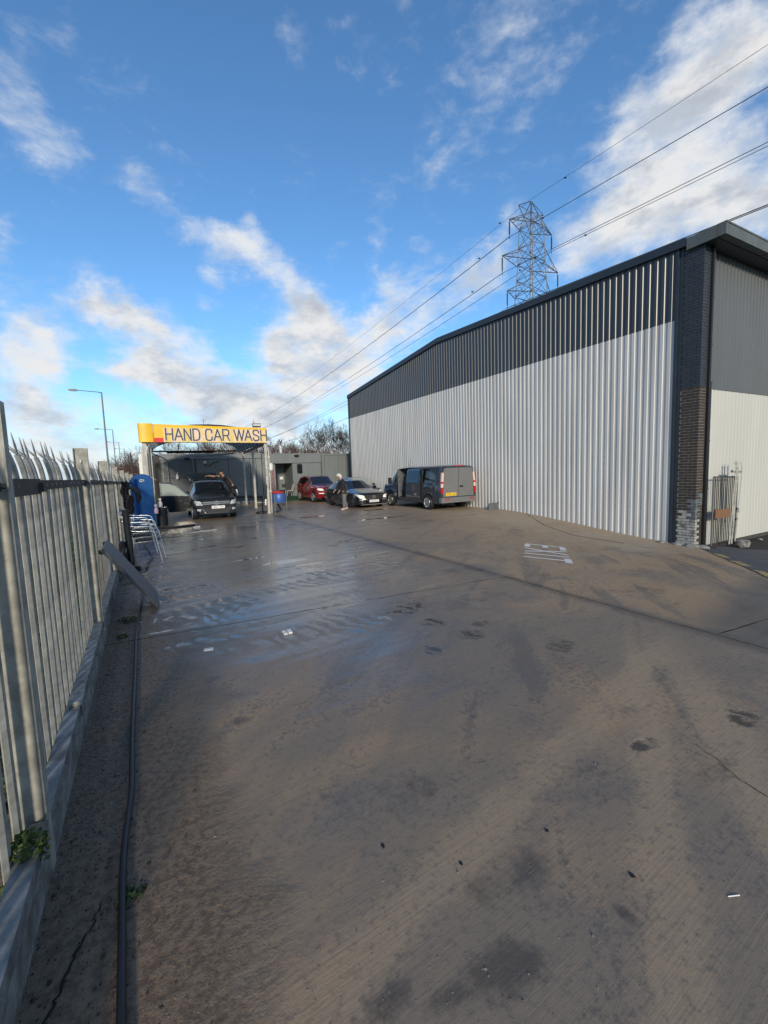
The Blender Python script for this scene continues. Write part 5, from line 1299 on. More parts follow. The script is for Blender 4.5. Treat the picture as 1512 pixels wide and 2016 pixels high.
mb = MB(); mb.lathe((-.03, -.015, 1.74), (0, 1, 0), [(0, .05), (.012, .05), (.012, .03), (0, .03)], 12); mb.lathe((.04, -.015, 1.745), (0, 1, 0), [(0, .035), (.012, .035), (.012, .02), (0, .02)], 12); mb.build('white_emblem', M['white'], A)
MB().tube([(.30, .0, 1.86), (.46, -.02, 1.74)], .01, 5).build('rod', M['post_white'], A)
def spray(loc, label, mat):
    A = thing('spray_bottle', label, 'spray bottle', loc)
    MB().lathe((0, 0, 0), (0, 0, 1), [(0, 0), (0, .07), (.16, .072), (.22, .03), (.26, .025), (.26, 0)], 12).build('bottle_body', M[mat], A, smooth=50)
    MB().box((-.01, 0, .30), (.09, .035, .06)).build('trigger_head', M['white_plastic'], A)
spray((.10, 17.83, .42), 'spray bottle of pink liquid hanging on the blue board', 'pink_liquid')
MB().tube([(.16, .0, .70), (.16, -.06, .72)], .012, 5).build('hook', M['black'], bpy.data.objects['blue_locker'])
spray((.26, 18.35, .62), 'white spray bottle on the dark drum behind the blue board', 'white_plastic')
A = thing('black_drum', 'black drum standing behind the blue board', 'drum', (.28, 18.4, -.1)); MB().lathe((0, 0, 0), (0, 0, 1), [(0, 0), (0, .19), (.7, .21), (.72, .0)], 14).build('drum_body', M['container_black'], A, smooth=40)
MB().tube([(.21, 0, .1), (.24, -.02, .40), (.2, 0, .66)], .018, 6).build('drum_handle', M['lamp_grey'], A)
q = random.Random(41)
def cloth(loc, label, w, h, name='cloth'):
    mb = MB(); n, k = 6, 10; g = []
    for j in range(k + 1):
        t = j / k; ww = w * (.35 + .65 * math.sin(math.pi * min(1, .25 + t * .85))) ; row = []
        for i in range(n + 1):
            u = i / n - .5; row.append((u * ww + .02 * math.sin(j * 1.3), .035 * math.sin(i * 2.1 + j * .7) - .02, -t * h + .02 * math.sin(i * 1.7)))
        g.append(row)
    for row in g:
        for p in row: mb.v.append(p)
    for row in g:
        for p in row: mb.v.append((p[0], p[1] + .02, p[2]))
    N_ = (n + 1) * (k + 1)
    for j in range(k):
        for i in range(n):
            a = j * (n + 1) + i; mb.f.append((a, a + 1, a + n + 2, a + n + 1)); mb.f.append((N_ + a, N_ + a + n + 1, N_ + a + n + 2, N_ + a + 1)); mb.mi += [0, 0]
    o = mb.build(name, M['cloth_black'], smooth=60); o.location = loc; return tag(o, label, 'cloth', None)
cloth((-.60, 13.0, 1.66), 'black cloth hanging from the upper rail of the fence', .20, .75)
cloth((-.50, 12.6, 1.30), 'bunched black glove hanging beside the longer black cloth', .17, .62)
A = MB((-.5, 12.9, 1.3)); A.tube([(-.58, 12.9, 1.50), (-.42, 12.85, 1.48), (-.33, 12.8, 1.38), (-.30, 12.78, 1.22), (-.32, 12.78, 1.08)], [.02, .05, .07, .07, .03], 8); tag(A.build('black_brush', M['cloth_black'], smooth=60), 'curled black brush head hung over the fence by the cloths', 'brush')
A = MB((-.6, 12, 1.2))
for _ in range(7):
    y = q.uniform(11.4, 12.8); z = q.uniform(.7, 1.5); A.tube([(-.60, y, z), (-.5, y + .1, z + q.uniform(-.1, .2)), (-.38, y + .25, z + q.uniform(-.2, .35))], [.007, .006, .003], 4)
tag(A.build('ivy_stem', M['twig']), 'bare creeper stems poking through the pales by the black cloths', 'creeper')
# foam bottle caps / splash litter on the fence top
# ------------------------------------------------------------------ stacked aluminium chairs
def make_chair(label, loc, rz):
    A = thing('stacking_chair', label, 'chair', loc, rz, 'stacked aluminium chairs by the fence')
    r = .0125
    for s in (-1, 1):
        # front leg rises into the armrest and runs to the back upright; +x is the front
        MB().tube(smooth_path([(.30, s * .27, 0), (.235, s * .27, .40), (.20, s * .27, .60), (.12, s * .27, .655), (-.10, s * .27, .665), (-.30, s * .265, .70)], 4), r, 7).build('front_leg', M['alu'], A, smooth=60)
        MB().tube(smooth_path([(-.30, s * .25, 0), (-.20, s * .235, .43), (-.26, s * .235, .62), (-.33, s * .235, .86)], 4), r, 7).build('rear_leg', M['alu'], A, smooth=60)
        MB().tube([(-.2, s * .235, .43), (.22, s * .24, .45)], .011, 6).build('seat_rail', M['alu'], A)
    MB().tube([(-.33, -.235, .86), (-.345, 0, .875), (-.33, .235, .86)], r, 7).build('top_rail', M['alu'], A, smooth=60)
    for k in range(6):
        x = -.17 + k * .078; z = .445 + .015 * math.sin(k / 5 * math.pi) - (.0 if k < 5 else .012)
        MB().box((x, 0, z), (.058, .47, .014)).build('seat_slat', M['slat'], A)
    for k in range(4):
        z = .54 + k * .085; MB().box((-.235 - k * .028, 0, z), (.014, .47, .055), ry=R(-18)).build('back_slat', M['slat'], A)
    return A
labs = ['aluminium armchair with black slats at the bottom of the stack', 'second chair up in the stack of aluminium armchairs', 'third chair up in the stack of aluminium armchairs', 'topmost aluminium armchair of the stack by the fence']
ch0 = make_chair(labs[0], (-.17, 10.3, -.03), R(-8))
for k in range(1, 4):
    c = copy_tree(ch0); c.location = (-.17 - .035 * k, 10.3 + .02 * k, -.03 + .095 * k); c.rotation_euler.z = R(-8 + (2, -1.5, 1)[k - 1]); c['label'] = labs[k]

# ------------------------------------------------------------------ wash station: half barrel on legs with red cloths
A = thing('barrel_stand', 'half blue barrel on four grey legs beside the canopy post', 'barrel stand', (5.22, 19.9, -.11))
MB().lathe((0, 0, .50), (0, 0, 1), [(0, 0), (0, .30), (.02, .315), (.20, .325), (.40, .315), (.42, .30), (.41, .28), (.05, .27), (.05, 0)], 24).build('barrel', M['blue_barrel'], A, smooth=40)
for sx in (-1, 1):
    for sy in (-1, 1): MB().box((sx * .27, sy * .24, .44), (.035, .035, .88)).build('leg', M['lamp_grey'], A)
mb = MB(); mb.span((-.29, -.26, .48), (.29, -.235, .51)); mb.span((-.29, .235, .48), (.29, .26, .51)); mb.build('stand_frame', M['lamp_grey'], A)
mb = MB((5.2, 19.9, .8)); q = random.Random(3); bm = bmesh.new(); bmesh.ops.create_icosphere(bm, subdivisions=2, radius=.3)
for v in bm.verts: v.co = Vector((v.co.x * .95, v.co.y * .9, v.co.z * .34)) * q.uniform(.85, 1.12)
me = bpy.data.meshes.new('red_cloth'); bm.to_mesh(me); bm.free(); me.materials.append(M['cloth_red']); o = obj('red_cloth', me, None, (5.17, 19.9, .86)); tag(o, 'heap of red wash cloths in the blue barrel', 'cloths')
pts = [(5.02 + .035 * math.cos(a * .9), 20.0 + .035 * math.sin(a * .9), .9 + .034 * a) for a in range(0, 32)]
tag(MB((5.02, 20.0, .9)).tube(pts, .018, 5).build('coiled_hose', M['cloth_red'], smooth=60), 'coiled red air hose hanging beside the canopy post', 'hose')
A = thing('soap_dispenser', 'white dispenser strapped to the canopy post above the red hose', 'dispenser', (4.98, 20.1, 1.9)); MB().lathe((0, 0, 0), (0, 0, 1), [(0, 0), (0, .09), (.28, .1), (.34, .05), (.34, 0)], 12).build('dispenser_body', M['white_plastic'], A, smooth=50); MB().box((-.09, .05, .1), (.12, .1, .06)).build('bracket', M['post_white'], A)
pts = [(4.72, 20.1, 1.25), (4.62, 20.1, .9), (4.50, 20.15, .4), (4.52, 20.3, .0), (4.62, 20.5, -.07), (4.95, 20.55, -.08), (5.1, 20.7, -.08), (4.9, 20.95, -.08), (4.5, 20.9, -.08), (4.3, 20.7, -.08), (4.4, 20.45, -.08), (4.7, 20.4, -.06), (5.0, 20.3, -.08), (5.35, 20.3, .0), (5.2, 20.2, .35), (5.1, 20.1, .5)]
tag(MB((4.7, 20.3, 0)).tube(smooth_path(pts, 5), .035, 7).build('pressure_hose', M['hose'], smooth=60), 'thick black pressure hose coiled at the foot of the canopy post', 'hose')
A = thing('lance_holder', 'white and black jet wash lance clipped low on the canopy post', 'lance', (4.62, 20.05, .3)); MB().tube([(0, 0, 0), (.02, 0, .28)], .045, 8).build('lance_grip', M['white_plastic'], A, smooth=50); MB().tube([(.02, 0, .28), (.10, .03, .9)], .016, 6).build('lance_tube', M['black'], A)

# ------------------------------------------------------------------ things by the shed wall
A = thing('grey_slab', 'grey plastic slab leaning against the foot of the ribbed wall', 'slab', (12.45, 13.5, -.07))
MB().slab((-.34, -.18, 0), (.62, .05, 0), (.10, .06, .28), (.02, .06, -.01)).build('board', M['panel_grey'], A)
MB().slab((.27, -.14, .27), (.10, .02, .0), (.02, .03, .05), (0, .05, -.03)).build('torn_corner', M['black'], A)
# old steel gate leaf stored against the front of the shed, with three spiked pales tied to it
GX0, GX1, GY = 13.30, 14.62, 5.86
def gz(x): return lerp(-.72, -.76, (x - GX0) / (GX1 - GX0))
G = thing('steel_gate', 'old rusty barred steel gate leaf standing against the pale shed front', 'gate', (GX0, GY, -.72)); GO = (GX0, GY, -.72)
for i in range(15):
    x = lerp(GX0, GX1, i / 14); MB(GO).tube([(x, GY, gz(x) + .03), (x, GY, 1.22)], .012 if i not in (0, 14) else .02, 6).build('bar', M['lamp_grey'] if i in (0, 14) else M['rail_dark'], G)
MB(GO).slab((GX0, GY - .015, 1.21), (GX1 - GX0, 0, -.05), (0, .03, 0), (0, 0, .03)).build('top_rail', M['rail_dark'], G)
MB(GO).slab((GX0, GY - .015, -.70), (GX1 - GX0, 0, -.04), (0, .03, 0), (0, 0, .04)).build('bottom_rail', M['rail_dark'], G)
mb = MB(GO); mb.box((14.62, GY - .03, .28), (.10, .04, .05)); mb.box((14.66, GY - .03, .22), (.04, .04, .12)); mb.build('latch', M['rail_dark'], G)
mb = MB(GO); mb.box((14.60, GY - .03, -.02), (.08, .04, .06)); mb.build('latch', M['rail_dark'], G)
A = thing('wooden_board', 'brown weathered wooden board fixed across the barred gate', 'board', (13.7, GY - .04, .22)); MB().slab((-.38, 0, -.12), (.80, 0, -.03), (0, -.03, 0), (0, 0, .25)).build('plank', M['wood'], A)
for k, (x, top, lean) in enumerate(((14.18, 1.86, .05), (14.32, 1.90, .04), (14.50, 1.88, .06))):
    P = thing('loose_pale', ['leftmost of the three loose galvanised pales leaning on the old gate', 'middle one of the three loose galvanised pales leaning on the old gate', 'rightmost of the three loose galvanised pales leaning on the old gate'][k], 'fence pale', (x, GY - .06, -.70), 0, 'loose pales stacked on the old gate')
    o = obj('pale_body', pales[k], P); o.rotation_euler = (R(-2), lean * .6, R(-90 + 8 * k)); o.scale = (1, 1, 1.22)
mb = MB((14.3, GY - .06, 1.30)); mb.box((14.34, GY - .075, 1.33), (.52, .03, .06), ry=R(2)); mb.box((14.08, GY - .09, 1.36), (.07, .05, .03), ry=R(25)); tag(mb.build('cross_rail', M['galv']), 'short galvanised rail tying the three loose pales together near the top', 'rail')
A = MB((14.55, 5.66, -.77)); 
bm = bmesh.new(); bmesh.ops.create_cube(bm, size=1); bmesh.ops.subdivide_edges(bm, edges=bm.edges[:], cuts=2, use_grid_fill=True); q = random.Random(8)
for v in bm.verts: v.co = Vector((v.co.x * .34, v.co.y * .24, v.co.z * .18)) * (1 + q.uniform(-.14, .10)) * (1.25 - .35 * v.co.length)
me = bpy.data.meshes.new('concrete_block'); bm.to_mesh(me); bm.free(); me.materials.append(M['stone_grey']); tag(obj('concrete_block', me, None, (14.56, 5.62, -.70), .2), 'pale concrete block on the asphalt at the foot of the gate', 'concrete block')
for k, (x, y, s) in enumerate(((15.1, 5.72, .07), (16.0, 5.78, .08))):
    bm = bmesh.new(); bmesh.ops.create_icosphere(bm, subdivisions=1, radius=s)
    for v in bm.verts: v.co.z *= .5; v.co.x *= q.uniform(.8, 1.5)
    me = bpy.data.meshes.new('stone'); bm.to_mesh(me); bm.free(); me.materials.append(M['stone_grey']); tag(obj('stone', me, None, (x, y, ground_z(x, y) + .03)), ['small stone on the asphalt right of the concrete block', 'flat pale stone farthest right along the shed plinth'][k], 'stone')

# ------------------------------------------------------------------ litter on the slab
A = MB((.38, 4.42, 0)); A.slab((.33, 4.41, .001), (.085, -.02, 0), (.01, .045, 0), (0, 0, .012)); tag(A.build('carton', M['paper']), 'small white carton lying alone on the slab near the hose', 'litter')
A = MB((1.16, 4.40, 0)); A.slab((1.12, 4.38, .001), (.04, .005, 0), (.0, .11, 0), (0, 0, .010)); A.slab((1.17, 4.385, .001), (.04, .0, 0), (.005, .10, 0), (0, 0, .016)); tag(A.build('folded_card', M['paper']), 'white folded card lying on the wet slab', 'litter')
A = MB((1.87, .70, 0)); A.tube([(1.85, .712, .002), (1.895, .692, .002)], .0022, 7); tag(A.build('cigarette', M['paper']), 'thin white paper stick on the ground in the right foreground', 'litter')
A = MB((1.0, 14.4, 0)); A.slab((.8, 14.7, -.06), (1.0, .25, 0), (.01, .07, 0), (0, 0, .03)); tag(A.build('batten', M['post_white']), 'pale batten lying in a puddle before the black SUV', 'batten')
A = MB((1.3, 16.6, 0)); A.slab((1.2, 16.4, -.07), (.22, .02, 0), (.01, .08, 0), (0, 0, .03)); tag(A.build('white_scrap', M['paper']), 'white scrap on the ground between the blue board and the SUV', 'litter')
A = MB((.4, 17.2, 0)); A.tube([(.1, 17.0, -.06), (.6, 16.9, -.06), (1.0, 17.0, -.06), (1.3, 17.15, -.06)], .05, 7); tag(A.build('black_mat_roll', M['rubber'], smooth=60), 'rolled black rubber mat on the wet ground beside the blue board', 'mat')
q = random.Random(77)
for k, (x, y, s) in enumerate(((.80, 1.6, .009), (1.62, .95, .012), (1.05, 1.35, .008), (1.5, 1.28, .008))):
    mb = MB((x, y, 0)); p = []
    for i in range(7):
        a = 2 * math.pi * i / 7; p.append((x + math.cos(a) * s * q.uniform(.6, 1.2), y + math.sin(a) * s * 1.4 * q.uniform(.6, 1.2)))
    mb.prism(p, (1, 0, 0), (0, 1, 0), (0, 0, .0005), (0, 0, .003)); tag(mb.build('dead_leaf', M['rubber']), ['dark dead leaf on the slab left of the oil stain', 'long dark leaf in the foreground near the white paper stick', 'dark leaf flat on the slab in the middle foreground', 'smallest dark leaf in the foreground, beyond the long one'][k], 'leaf', 'dead leaves on the slab')

# ------------------------------------------------------------------ people: continuous skinned figures
def skin(name, joints, edges, mat, parent=None, root=None, sub=2, regions=None):
    """joints: name -> ((x, y, z), radius); edges between names; grown with a Skin modifier"""
    names = list(joints); me = bpy.data.meshes.new(name)
    me.from_pydata([joints[n][0] for n in names], [(names.index(a), names.index(b)) for a, b in edges], [])
    o = bpy.data.objects.new(name, me); COL.objects.link(o)
    md = o.modifiers.new('skin', 'SKIN'); md.use_smooth_shade = True
    for i, n in enumerate(names):
        r = joints[n][1]; sv = me.skin_vertices[0].data[i]; sv.radius = r if hasattr(r, '__len__') else (r, r); sv.use_root = (n == root)
    s2 = o.modifiers.new('sub', 'SUBSURF'); s2.levels = sub; s2.render_levels = sub
    bpy.context.view_layer.update()
    ev = bpy.data.meshes.new_from_object(o.evaluated_get(bpy.context.evaluated_depsgraph_get()))
    o.modifiers.clear(); o.data = ev; bpy.data.meshes.remove(me)
    ev.materials.clear(); ev.materials.append(M[mat]); ev.polygons.foreach_set('use_smooth', [True] * len(ev.polygons)); ev.name = name
    if parent: o.parent = parent
    return o
def hand_chains(J, E, wrist, pre, d, side, up, s=1.0):
    """palm, four unequal bent fingers and a thumb leaving the side of the palm"""
    w = Vector(J[wrist][0]); d = Vector(d).normalized(); side = Vector(side).normalized(); up = Vector(up).normalized()
    palm = w + d * .055 * s; J[pre + 'palm'] = (palm, (.036 * s, .018 * s)); E.append((wrist, pre + 'palm'))
    for k, (off, ln) in enumerate(((-.030, .070), (-.010, .080), (.010, .075), (.030, .058))):
        b = palm + d * .035 * s + side * off * s; m = b + d * ln * .5 * s - up * .010 * s; t = m + d * ln * .42 * s - up * .028 * s
        J[f'{pre}f{k}a'] = (b, .0095 * s); J[f'{pre}f{k}b'] = (m, .0088 * s); J[f'{pre}f{k}c'] = (t, .0075 * s)
        E += [(pre + 'palm', f'{pre}f{k}a'), (f'{pre}f{k}a', f'{pre}f{k}b'), (f'{pre}f{k}b', f'{pre}f{k}c')]
    b = w + d * .035 * s - side * .040 * s; t = b + d * .045 * s - side * .022 * s - up * .012 * s
    J[pre + 't0'] = (b, .011 * s); J[pre + 't1'] = (t, .009 * s); E += [(wrist, pre + 't0'), (pre + 't0', pre + 't1')]
def head(parent, c, fwd, up, mat='skin', hair=None, hood=None):
    """modelled head: skull, jaw, nose, brow, ears, eyes and mouth"""
    f = Vector(fwd).normalized(); u = Vector(up).normalized(); r = f.cross(u).normalized(); u = r.cross(f); c = Vector(c)
    bm = bmesh.new(); bmesh.ops.create_uvsphere(bm, u_segments=24, v_segments=18, radius=1)
    for v in bm.verts:
        x, y, z = v.co
        p = Vector((x * .076, y * .098, z * .118))
        if z < -.1: p.x *= 1 + z * .28; p.y *= 1 + z * .12; 
        if y > .8 and -.25 < z < .15 and abs(x) < .28: p.y += .022 * (1 - abs(x) / .28) * (1 - abs(z + .12) / .3 if abs(z + .12) < .3 else 0)
        if y > .6 and .12 < z < .3 and .15 < abs(x) < .5: p.y -= .010
        if y > .7 and -.5 < z < -.4 and abs(x) < .35: p.y -= .006
        v.co = c + r * p.x + f * p.y + u * p.z
    for s in (-1, 1):
        e = bmesh.ops.create_uvsphere(bm, u_segments=8, v_segments=6, radius=1)
        for v in e['verts']: v.co = c + r * (s * .077 + v.co.x * .010) + f * (v.co.y * .020 - .005) + u * (v.co.z * .032 - .005)
    return bm
def head_obj(name, bm, mat, parent):
    me = bpy.data.meshes.new(name); bm.to_mesh(me); bm.free(); me.materials.append(M[mat]); me.polygons.foreach_set('use_smooth', [True] * len(me.polygons)); o = obj(name, me, parent); return o
def face_bits(parent, c, fwd, up):
    f = Vector(fwd).normalized(); u = Vector(up).normalized(); r = f.cross(u).normalized(); u = r.cross(f); c = Vector(c)
    for s in (-1, 1):
        mb = MB(); mb.lathe(c + r * s * .030 + f * .084 + u * .022, f, [(0, .009), (.004, .007), (.006, 0)], 10); mb.build('eye', M['hair'], parent)
        MB().slab(c + r * s * .045 + f * .088 + u * .040, r * -s * .032, f * .008, u * .008).build('eyebrow', M['hair'], parent)
    MB().slab(c - r * .024 + f * .080 - u * .052, r * .048, f * .012, u * .009).build('mouth', M['cloth_red'], parent)
def cap_shell(c, fwd, up, k=1.06, cut=-.05, face=True):
    """hair or hood: a shell over the skull, open at the face"""
    f = Vector(fwd).normalized(); u = Vector(up).normalized(); r = f.cross(u).normalized(); u = r.cross(f); c = Vector(c)
    bm = bmesh.new(); bmesh.ops.create_uvsphere(bm, u_segments=24, v_segments=18, radius=1)
    kill = [v for v in bm.verts if v.co.z < cut or (face and v.co.y > .35 and v.co.z < .42)]
    bmesh.ops.delete(bm, geom=kill, context='VERTS')
    g = bmesh.ops.solidify(bm, geom=bm.faces[:] , thickness=-.10)
    for v in bm.verts:
        x, y, z = v.co; v.co = c + r * x * .076 * k + f * y * .098 * k + u * z * .118 * k
    return bm

# man in hooded coat stooping beside the black saloon, facing it to the left
def man_by_car():
    A = thing('person', 'stooping person in pale hood, black and grey coat and grey trousers beside the black saloon', 'person', (8.05, 18.84, -.105))
    J = {'pelvis': ((0, 0, .90), (.150, .115)), 'belly': ((-.01, 0, 1.06), (.145, .115)), 'chest': ((-.05, 0, 1.27), (.165, .12)), 'neck': ((-.12, .0, 1.47), .058), 'head': ((-.17, 0, 1.57), .075),
         'shl': ((-.06, -.17, 1.40), .072), 'ell': ((-.12, -.24, 1.12), .050), 'wrl': ((-.30, -.22, .93), .032), 'shr': ((-.06, .17, 1.40), .072), 'elr': ((-.16, .24, 1.14), .050), 'wrr': ((-.34, .20, .96), .032),
         'hpl': ((.0, -.09, .86), .098), 'knl': ((-.03, -.10, .48), .066), 'anl': ((-.05, -.10, .09), .045), 'tol': ((-.20, -.11, .035), .036),
         'hpr': ((.0, .09, .86), .098), 'knr': ((.07, .10, .48), .066), 'anr': ((.20, .10, .12), .045), 'tor': ((.08, .11, .04), .036)}
    E = [('pelvis', 'belly'), ('belly', 'chest'), ('chest', 'neck'), ('neck', 'head'), ('chest', 'shl'), ('shl', 'ell'), ('ell', 'wrl'), ('chest', 'shr'), ('shr', 'elr'), ('elr', 'wrr'),
         ('pelvis', 'hpl'), ('hpl', 'knl'), ('knl', 'anl'), ('anl', 'tol'), ('pelvis', 'hpr'), ('hpr', 'knr'), ('knr', 'anr'), ('anr', 'tor')]
    hand_chains(J, E, 'wrl', 'l', (-.72, .05, -.68), (.1, 1, 0), (-.6, 0, .8)); hand_chains(J, E, 'wrr', 'r', (-.8, 0, -.6), (.1, -1, 0), (-.6, 0, .8))
    skin('body', J, E, 'skin', A, 'pelvis')
    hc = (-.185, 0, 1.60); fw = (-.88, .1, -.46); up = (-.42, 0, .88)
    head_obj('head', head(A, hc, fw, up), 'skin', A); face_bits(A, hc, fw, up)
    head_obj('hood', cap_shell(hc, fw, up, 1.22, -.75), 'cloth_white', A)
    k = 1.0
    C = {'hem': ((.02, 0, .76), (.235, .215)), 'waist': ((.0, 0, 1.0), (.235, .205)), 'chest': ((-.045, 0, 1.25), (.235, .195)), 'collar': ((-.10, 0, 1.46), (.12, .11)),
         'shl': ((-.06, -.18, 1.38), .115), 'ell': ((-.12, -.255, 1.12), .088), 'cul': ((-.285, -.222, .95), .060), 'shr': ((-.06, .18, 1.38), .115), 'elr': ((-.16, .255, 1.14), .088), 'cur': ((-.325, .203, .975), .060)}
    CE = [('hem', 'waist'), ('waist', 'chest'), ('chest', 'collar'), ('chest', 'shl'), ('shl', 'ell'), ('ell', 'cul'), ('chest', 'shr'), ('shr', 'elr'), ('elr', 'cur')]
    ct = skin('coat', C, CE, 'cloth_black', A, 'waist'); ct.data.materials.append(M['cloth_grey'])
    for p in ct.data.polygons:
        if p.center.x > -.06 + .25 * max(0, p.center.z - 1.2) and p.center.z < 1.33 and abs(p.center.y) < .21: p.material_index = 1
    Tr = {n: (J[n][0], J[n][1] * 1.45 if not hasattr(J[n][1], '__len__') else (J[n][1][0] * 1.05, J[n][1][1] * 1.12)) for n in ('pelvis', 'hpl', 'knl', 'anl', 'hpr', 'knr', 'anr')}
    skin('trousers', Tr, [('pelvis', 'hpl'), ('hpl', 'knl'), ('knl', 'anl'), ('pelvis', 'hpr'), ('hpr', 'knr'), ('knr', 'anr')], 'cloth_jean', A, 'pelvis')
    for n, a in (('l', 'anl'), ('r', 'anr')):
        p, t = Vector(J[a][0]), Vector(J['to' + n][0]); skin('shoe', {'h': (p + Vector((.03, 0, -.04)), .048), 'm': (p.lerp(t, .5) + Vector((0, 0, -.01)), .046), 't': (t + Vector((-.02, 0, .0)), .036)}, [('h', 'm'), ('m', 't')], 'shoe', A, 'm')
    return A
man_by_car()
# man standing on the far sill of the SUV, leaning over its roof
def man_on_car():
    A = thing('person', 'dark haired person in black leaning across the roof of the black SUV', 'person', (3.36, 21.25, .20))
    J = {'pelvis': ((0, 0, .98), (.150, .115)), 'belly': ((-.08, 0, 1.14), (.14, .115)), 'chest': ((-.22, 0, 1.34), (.165, .125)), 'neck': ((-.36, -.03, 1.52), .056), 'head': ((-.42, -.05, 1.62), .075),
         'shl': ((-.30, -.18, 1.46), .068), 'ell': ((-.56, -.26, 1.45), .046), 'wrl': ((-.58, -.30, 1.53), .030), 'shr': ((-.30, .16, 1.48), .068), 'elr': ((-.66, .14, 1.50), .046), 'wrr': ((-.98, .06, 1.555), .030),
         'hpl': ((.03, -.09, .94), .098), 'knl': ((.06, -.10, .50), .066), 'anl': ((.02, -.10, .10), .045), 'tol': ((-.12, -.11, .05), .036),
         'hpr': ((.03, .09, .94), .098), 'knr': ((.10, .12, .52), .066), 'anr': ((.06, .14, .10), .045), 'tor': ((-.08, .15, .05), .036)}
    J['ell'] = ((-.45, -.34, 1.38), .046); J['wrl'] = ((-.62, -.30, 1.545), .030)
    E = [('pelvis', 'belly'), ('belly', 'chest'), ('chest', 'neck'), ('neck', 'head'), ('chest', 'shl'), ('shl', 'ell'), ('ell', 'wrl'), ('chest', 'shr'), ('shr', 'elr'), ('elr', 'wrr'),
         ('pelvis', 'hpl'), ('hpl', 'knl'), ('knl', 'anl'), ('anl', 'tol'), ('pelvis', 'hpr'), ('hpr', 'knr'), ('knr', 'anr'), ('anr', 'tor')]
    hand_chains(J, E, 'wrl', 'l', (-1, .2, -.05), (0, 1, 0), (0, 0, 1)); hand_chains(J, E, 'wrr', 'r', (-1, -.1, -.05), (0, -1, 0), (0, 0, 1))
    skin('body', J, E, 'skin', A, 'pelvis')
    hc = (-.44, -.06, 1.655); fw = (-.35, -.90, -.22); up = (-.2, -.12, .97)
    head_obj('head', head(A, hc, fw, up), 'skin', A); face_bits(A, hc, fw, up)
    head_obj('hair', cap_shell(hc, fw, up, 1.10, .0), 'hair', A)
    C = {'hem': ((.0, 0, .90), (.165, .135)), 'waist': ((-.07, 0, 1.12), (.165, .138)), 'chest': ((-.215, 0, 1.33), (.185, .145)), 'collar': ((-.33, -.02, 1.48), (.085, .08)),
         'shl': ((-.30, -.18, 1.455), .085), 'ell': ((-.45, -.34, 1.38), .062), 'cul': ((-.585, -.31, 1.51), .048), 'shr': ((-.30, .16, 1.475), .085), 'elr': ((-.62, .145, 1.50), .062), 'cur': ((-.74, .12, 1.52), .056)}
    CE = [('hem', 'waist'), ('waist', 'chest'), ('chest', 'collar'), ('chest', 'shl'), ('shl', 'ell'), ('ell', 'cul'), ('chest', 'shr'), ('shr', 'elr'), ('elr', 'cur')]
    skin('jacket', C, CE, 'cloth_black', A, 'waist')
    Tr = {n: (J[n][0], J[n][1] * 1.2 if not hasattr(J[n][1], '__len__') else (J[n][1][0] * 1.04, J[n][1][1] * 1.1)) for n in ('pelvis', 'hpl', 'knl', 'anl', 'hpr', 'knr', 'anr')}
    skin('trousers', Tr, [('pelvis', 'hpl'), ('hpl', 'knl'), ('knl', 'anl'), ('pelvis', 'hpr'), ('hpr', 'knr'), ('knr', 'anr')], 'cloth_black', A, 'pelvis')
    for n, a in (('l', 'anl'), ('r', 'anr')):
        p, t = Vector(J[a][0]), Vector(J['to' + n][0]); skin('shoe', {'h': (p + Vector((.03, 0, -.04)), .048), 'm': (p.lerp(t, .5), .046), 't': (t, .036)}, [('h', 'm'), ('m', 't')], 'rubber', A, 'm')
    mb = MB(); mb.slab((.15, -.12, .86), (.06, 0, 0), (0, .12, 0), (.03, 0, -.26)); mb.build('white_rag', M['white'], A)
man_on_car()

# ------------------------------------------------------------------ bare trees and scrub behind the cabins
def bare_tree(name, label, loc, h, spread, seed, mat='twig', group='bare winter trees behind the cabins', levels=5, trunk_r=None, lean=0.0, multi=1, dens=1.0):
    q = random.Random(seed); T = thing(name, label, 'tree', loc, 0, group)
    tr = MB(); cr = MB()
    def branch(p, d, ln, r, lv):
        n = 3 if lv < 3 else 2; pts = [p]; rad = [r]; dd = d.copy()
        for i in range(n):
            dd = (dd + Vector((q.gauss(0, .14), q.gauss(0, .14), q.gauss(.05, .10)))).normalized()
            pts.append(pts[-1] + dd * ln / n); rad.append(r * (1 - .5 * (i + 1) / n))
        (tr if lv == 0 else cr).tube(pts, rad, 6 if lv == 0 else (4 if lv < 2 else 3), cap=False)
        if lv >= levels: return
        k = q.randint(3, 5) if lv else q.randint(7, 9)
        k = max(2, int(k * dens))
        for i in range(k):
            t = q.uniform(.30 if lv else .35, 1.0) if i else 1.0
            seg = min(n - 1, int(t * n)); pp = pts[seg].lerp(pts[seg + 1], t * n - seg)
            a = q.uniform(0, 6.28); o = dd.orthogonal().normalized(); o2 = dd.cross(o); s = q.uniform(.45, .95) * spread
            nd = (dd + (o * math.cos(a) + o2 * math.sin(a)) * s + Vector((0, 0, .12))).normalized()
            branch(pp, nd, ln * q.uniform(.50, .74), max(.008, rad[seg + 1] * q.uniform(.5, .75)), lv + 1)
    for m_ in range(multi):
        d = Vector((q.gauss(0, .12) * (multi > 1) * 2 + lean, q.gauss(0, .1) * (multi > 1) * 2, 1)).normalized()
        branch(Vector((q.uniform(-.2, .2) * (multi > 1), q.uniform(-.2, .2) * (multi > 1), 0)), d, h * .42, trunk_r or h * .018, 0)
    tr.build('trunk', M['bark'], T, smooth=60); cr.build('crown', M[mat], T)
    return T
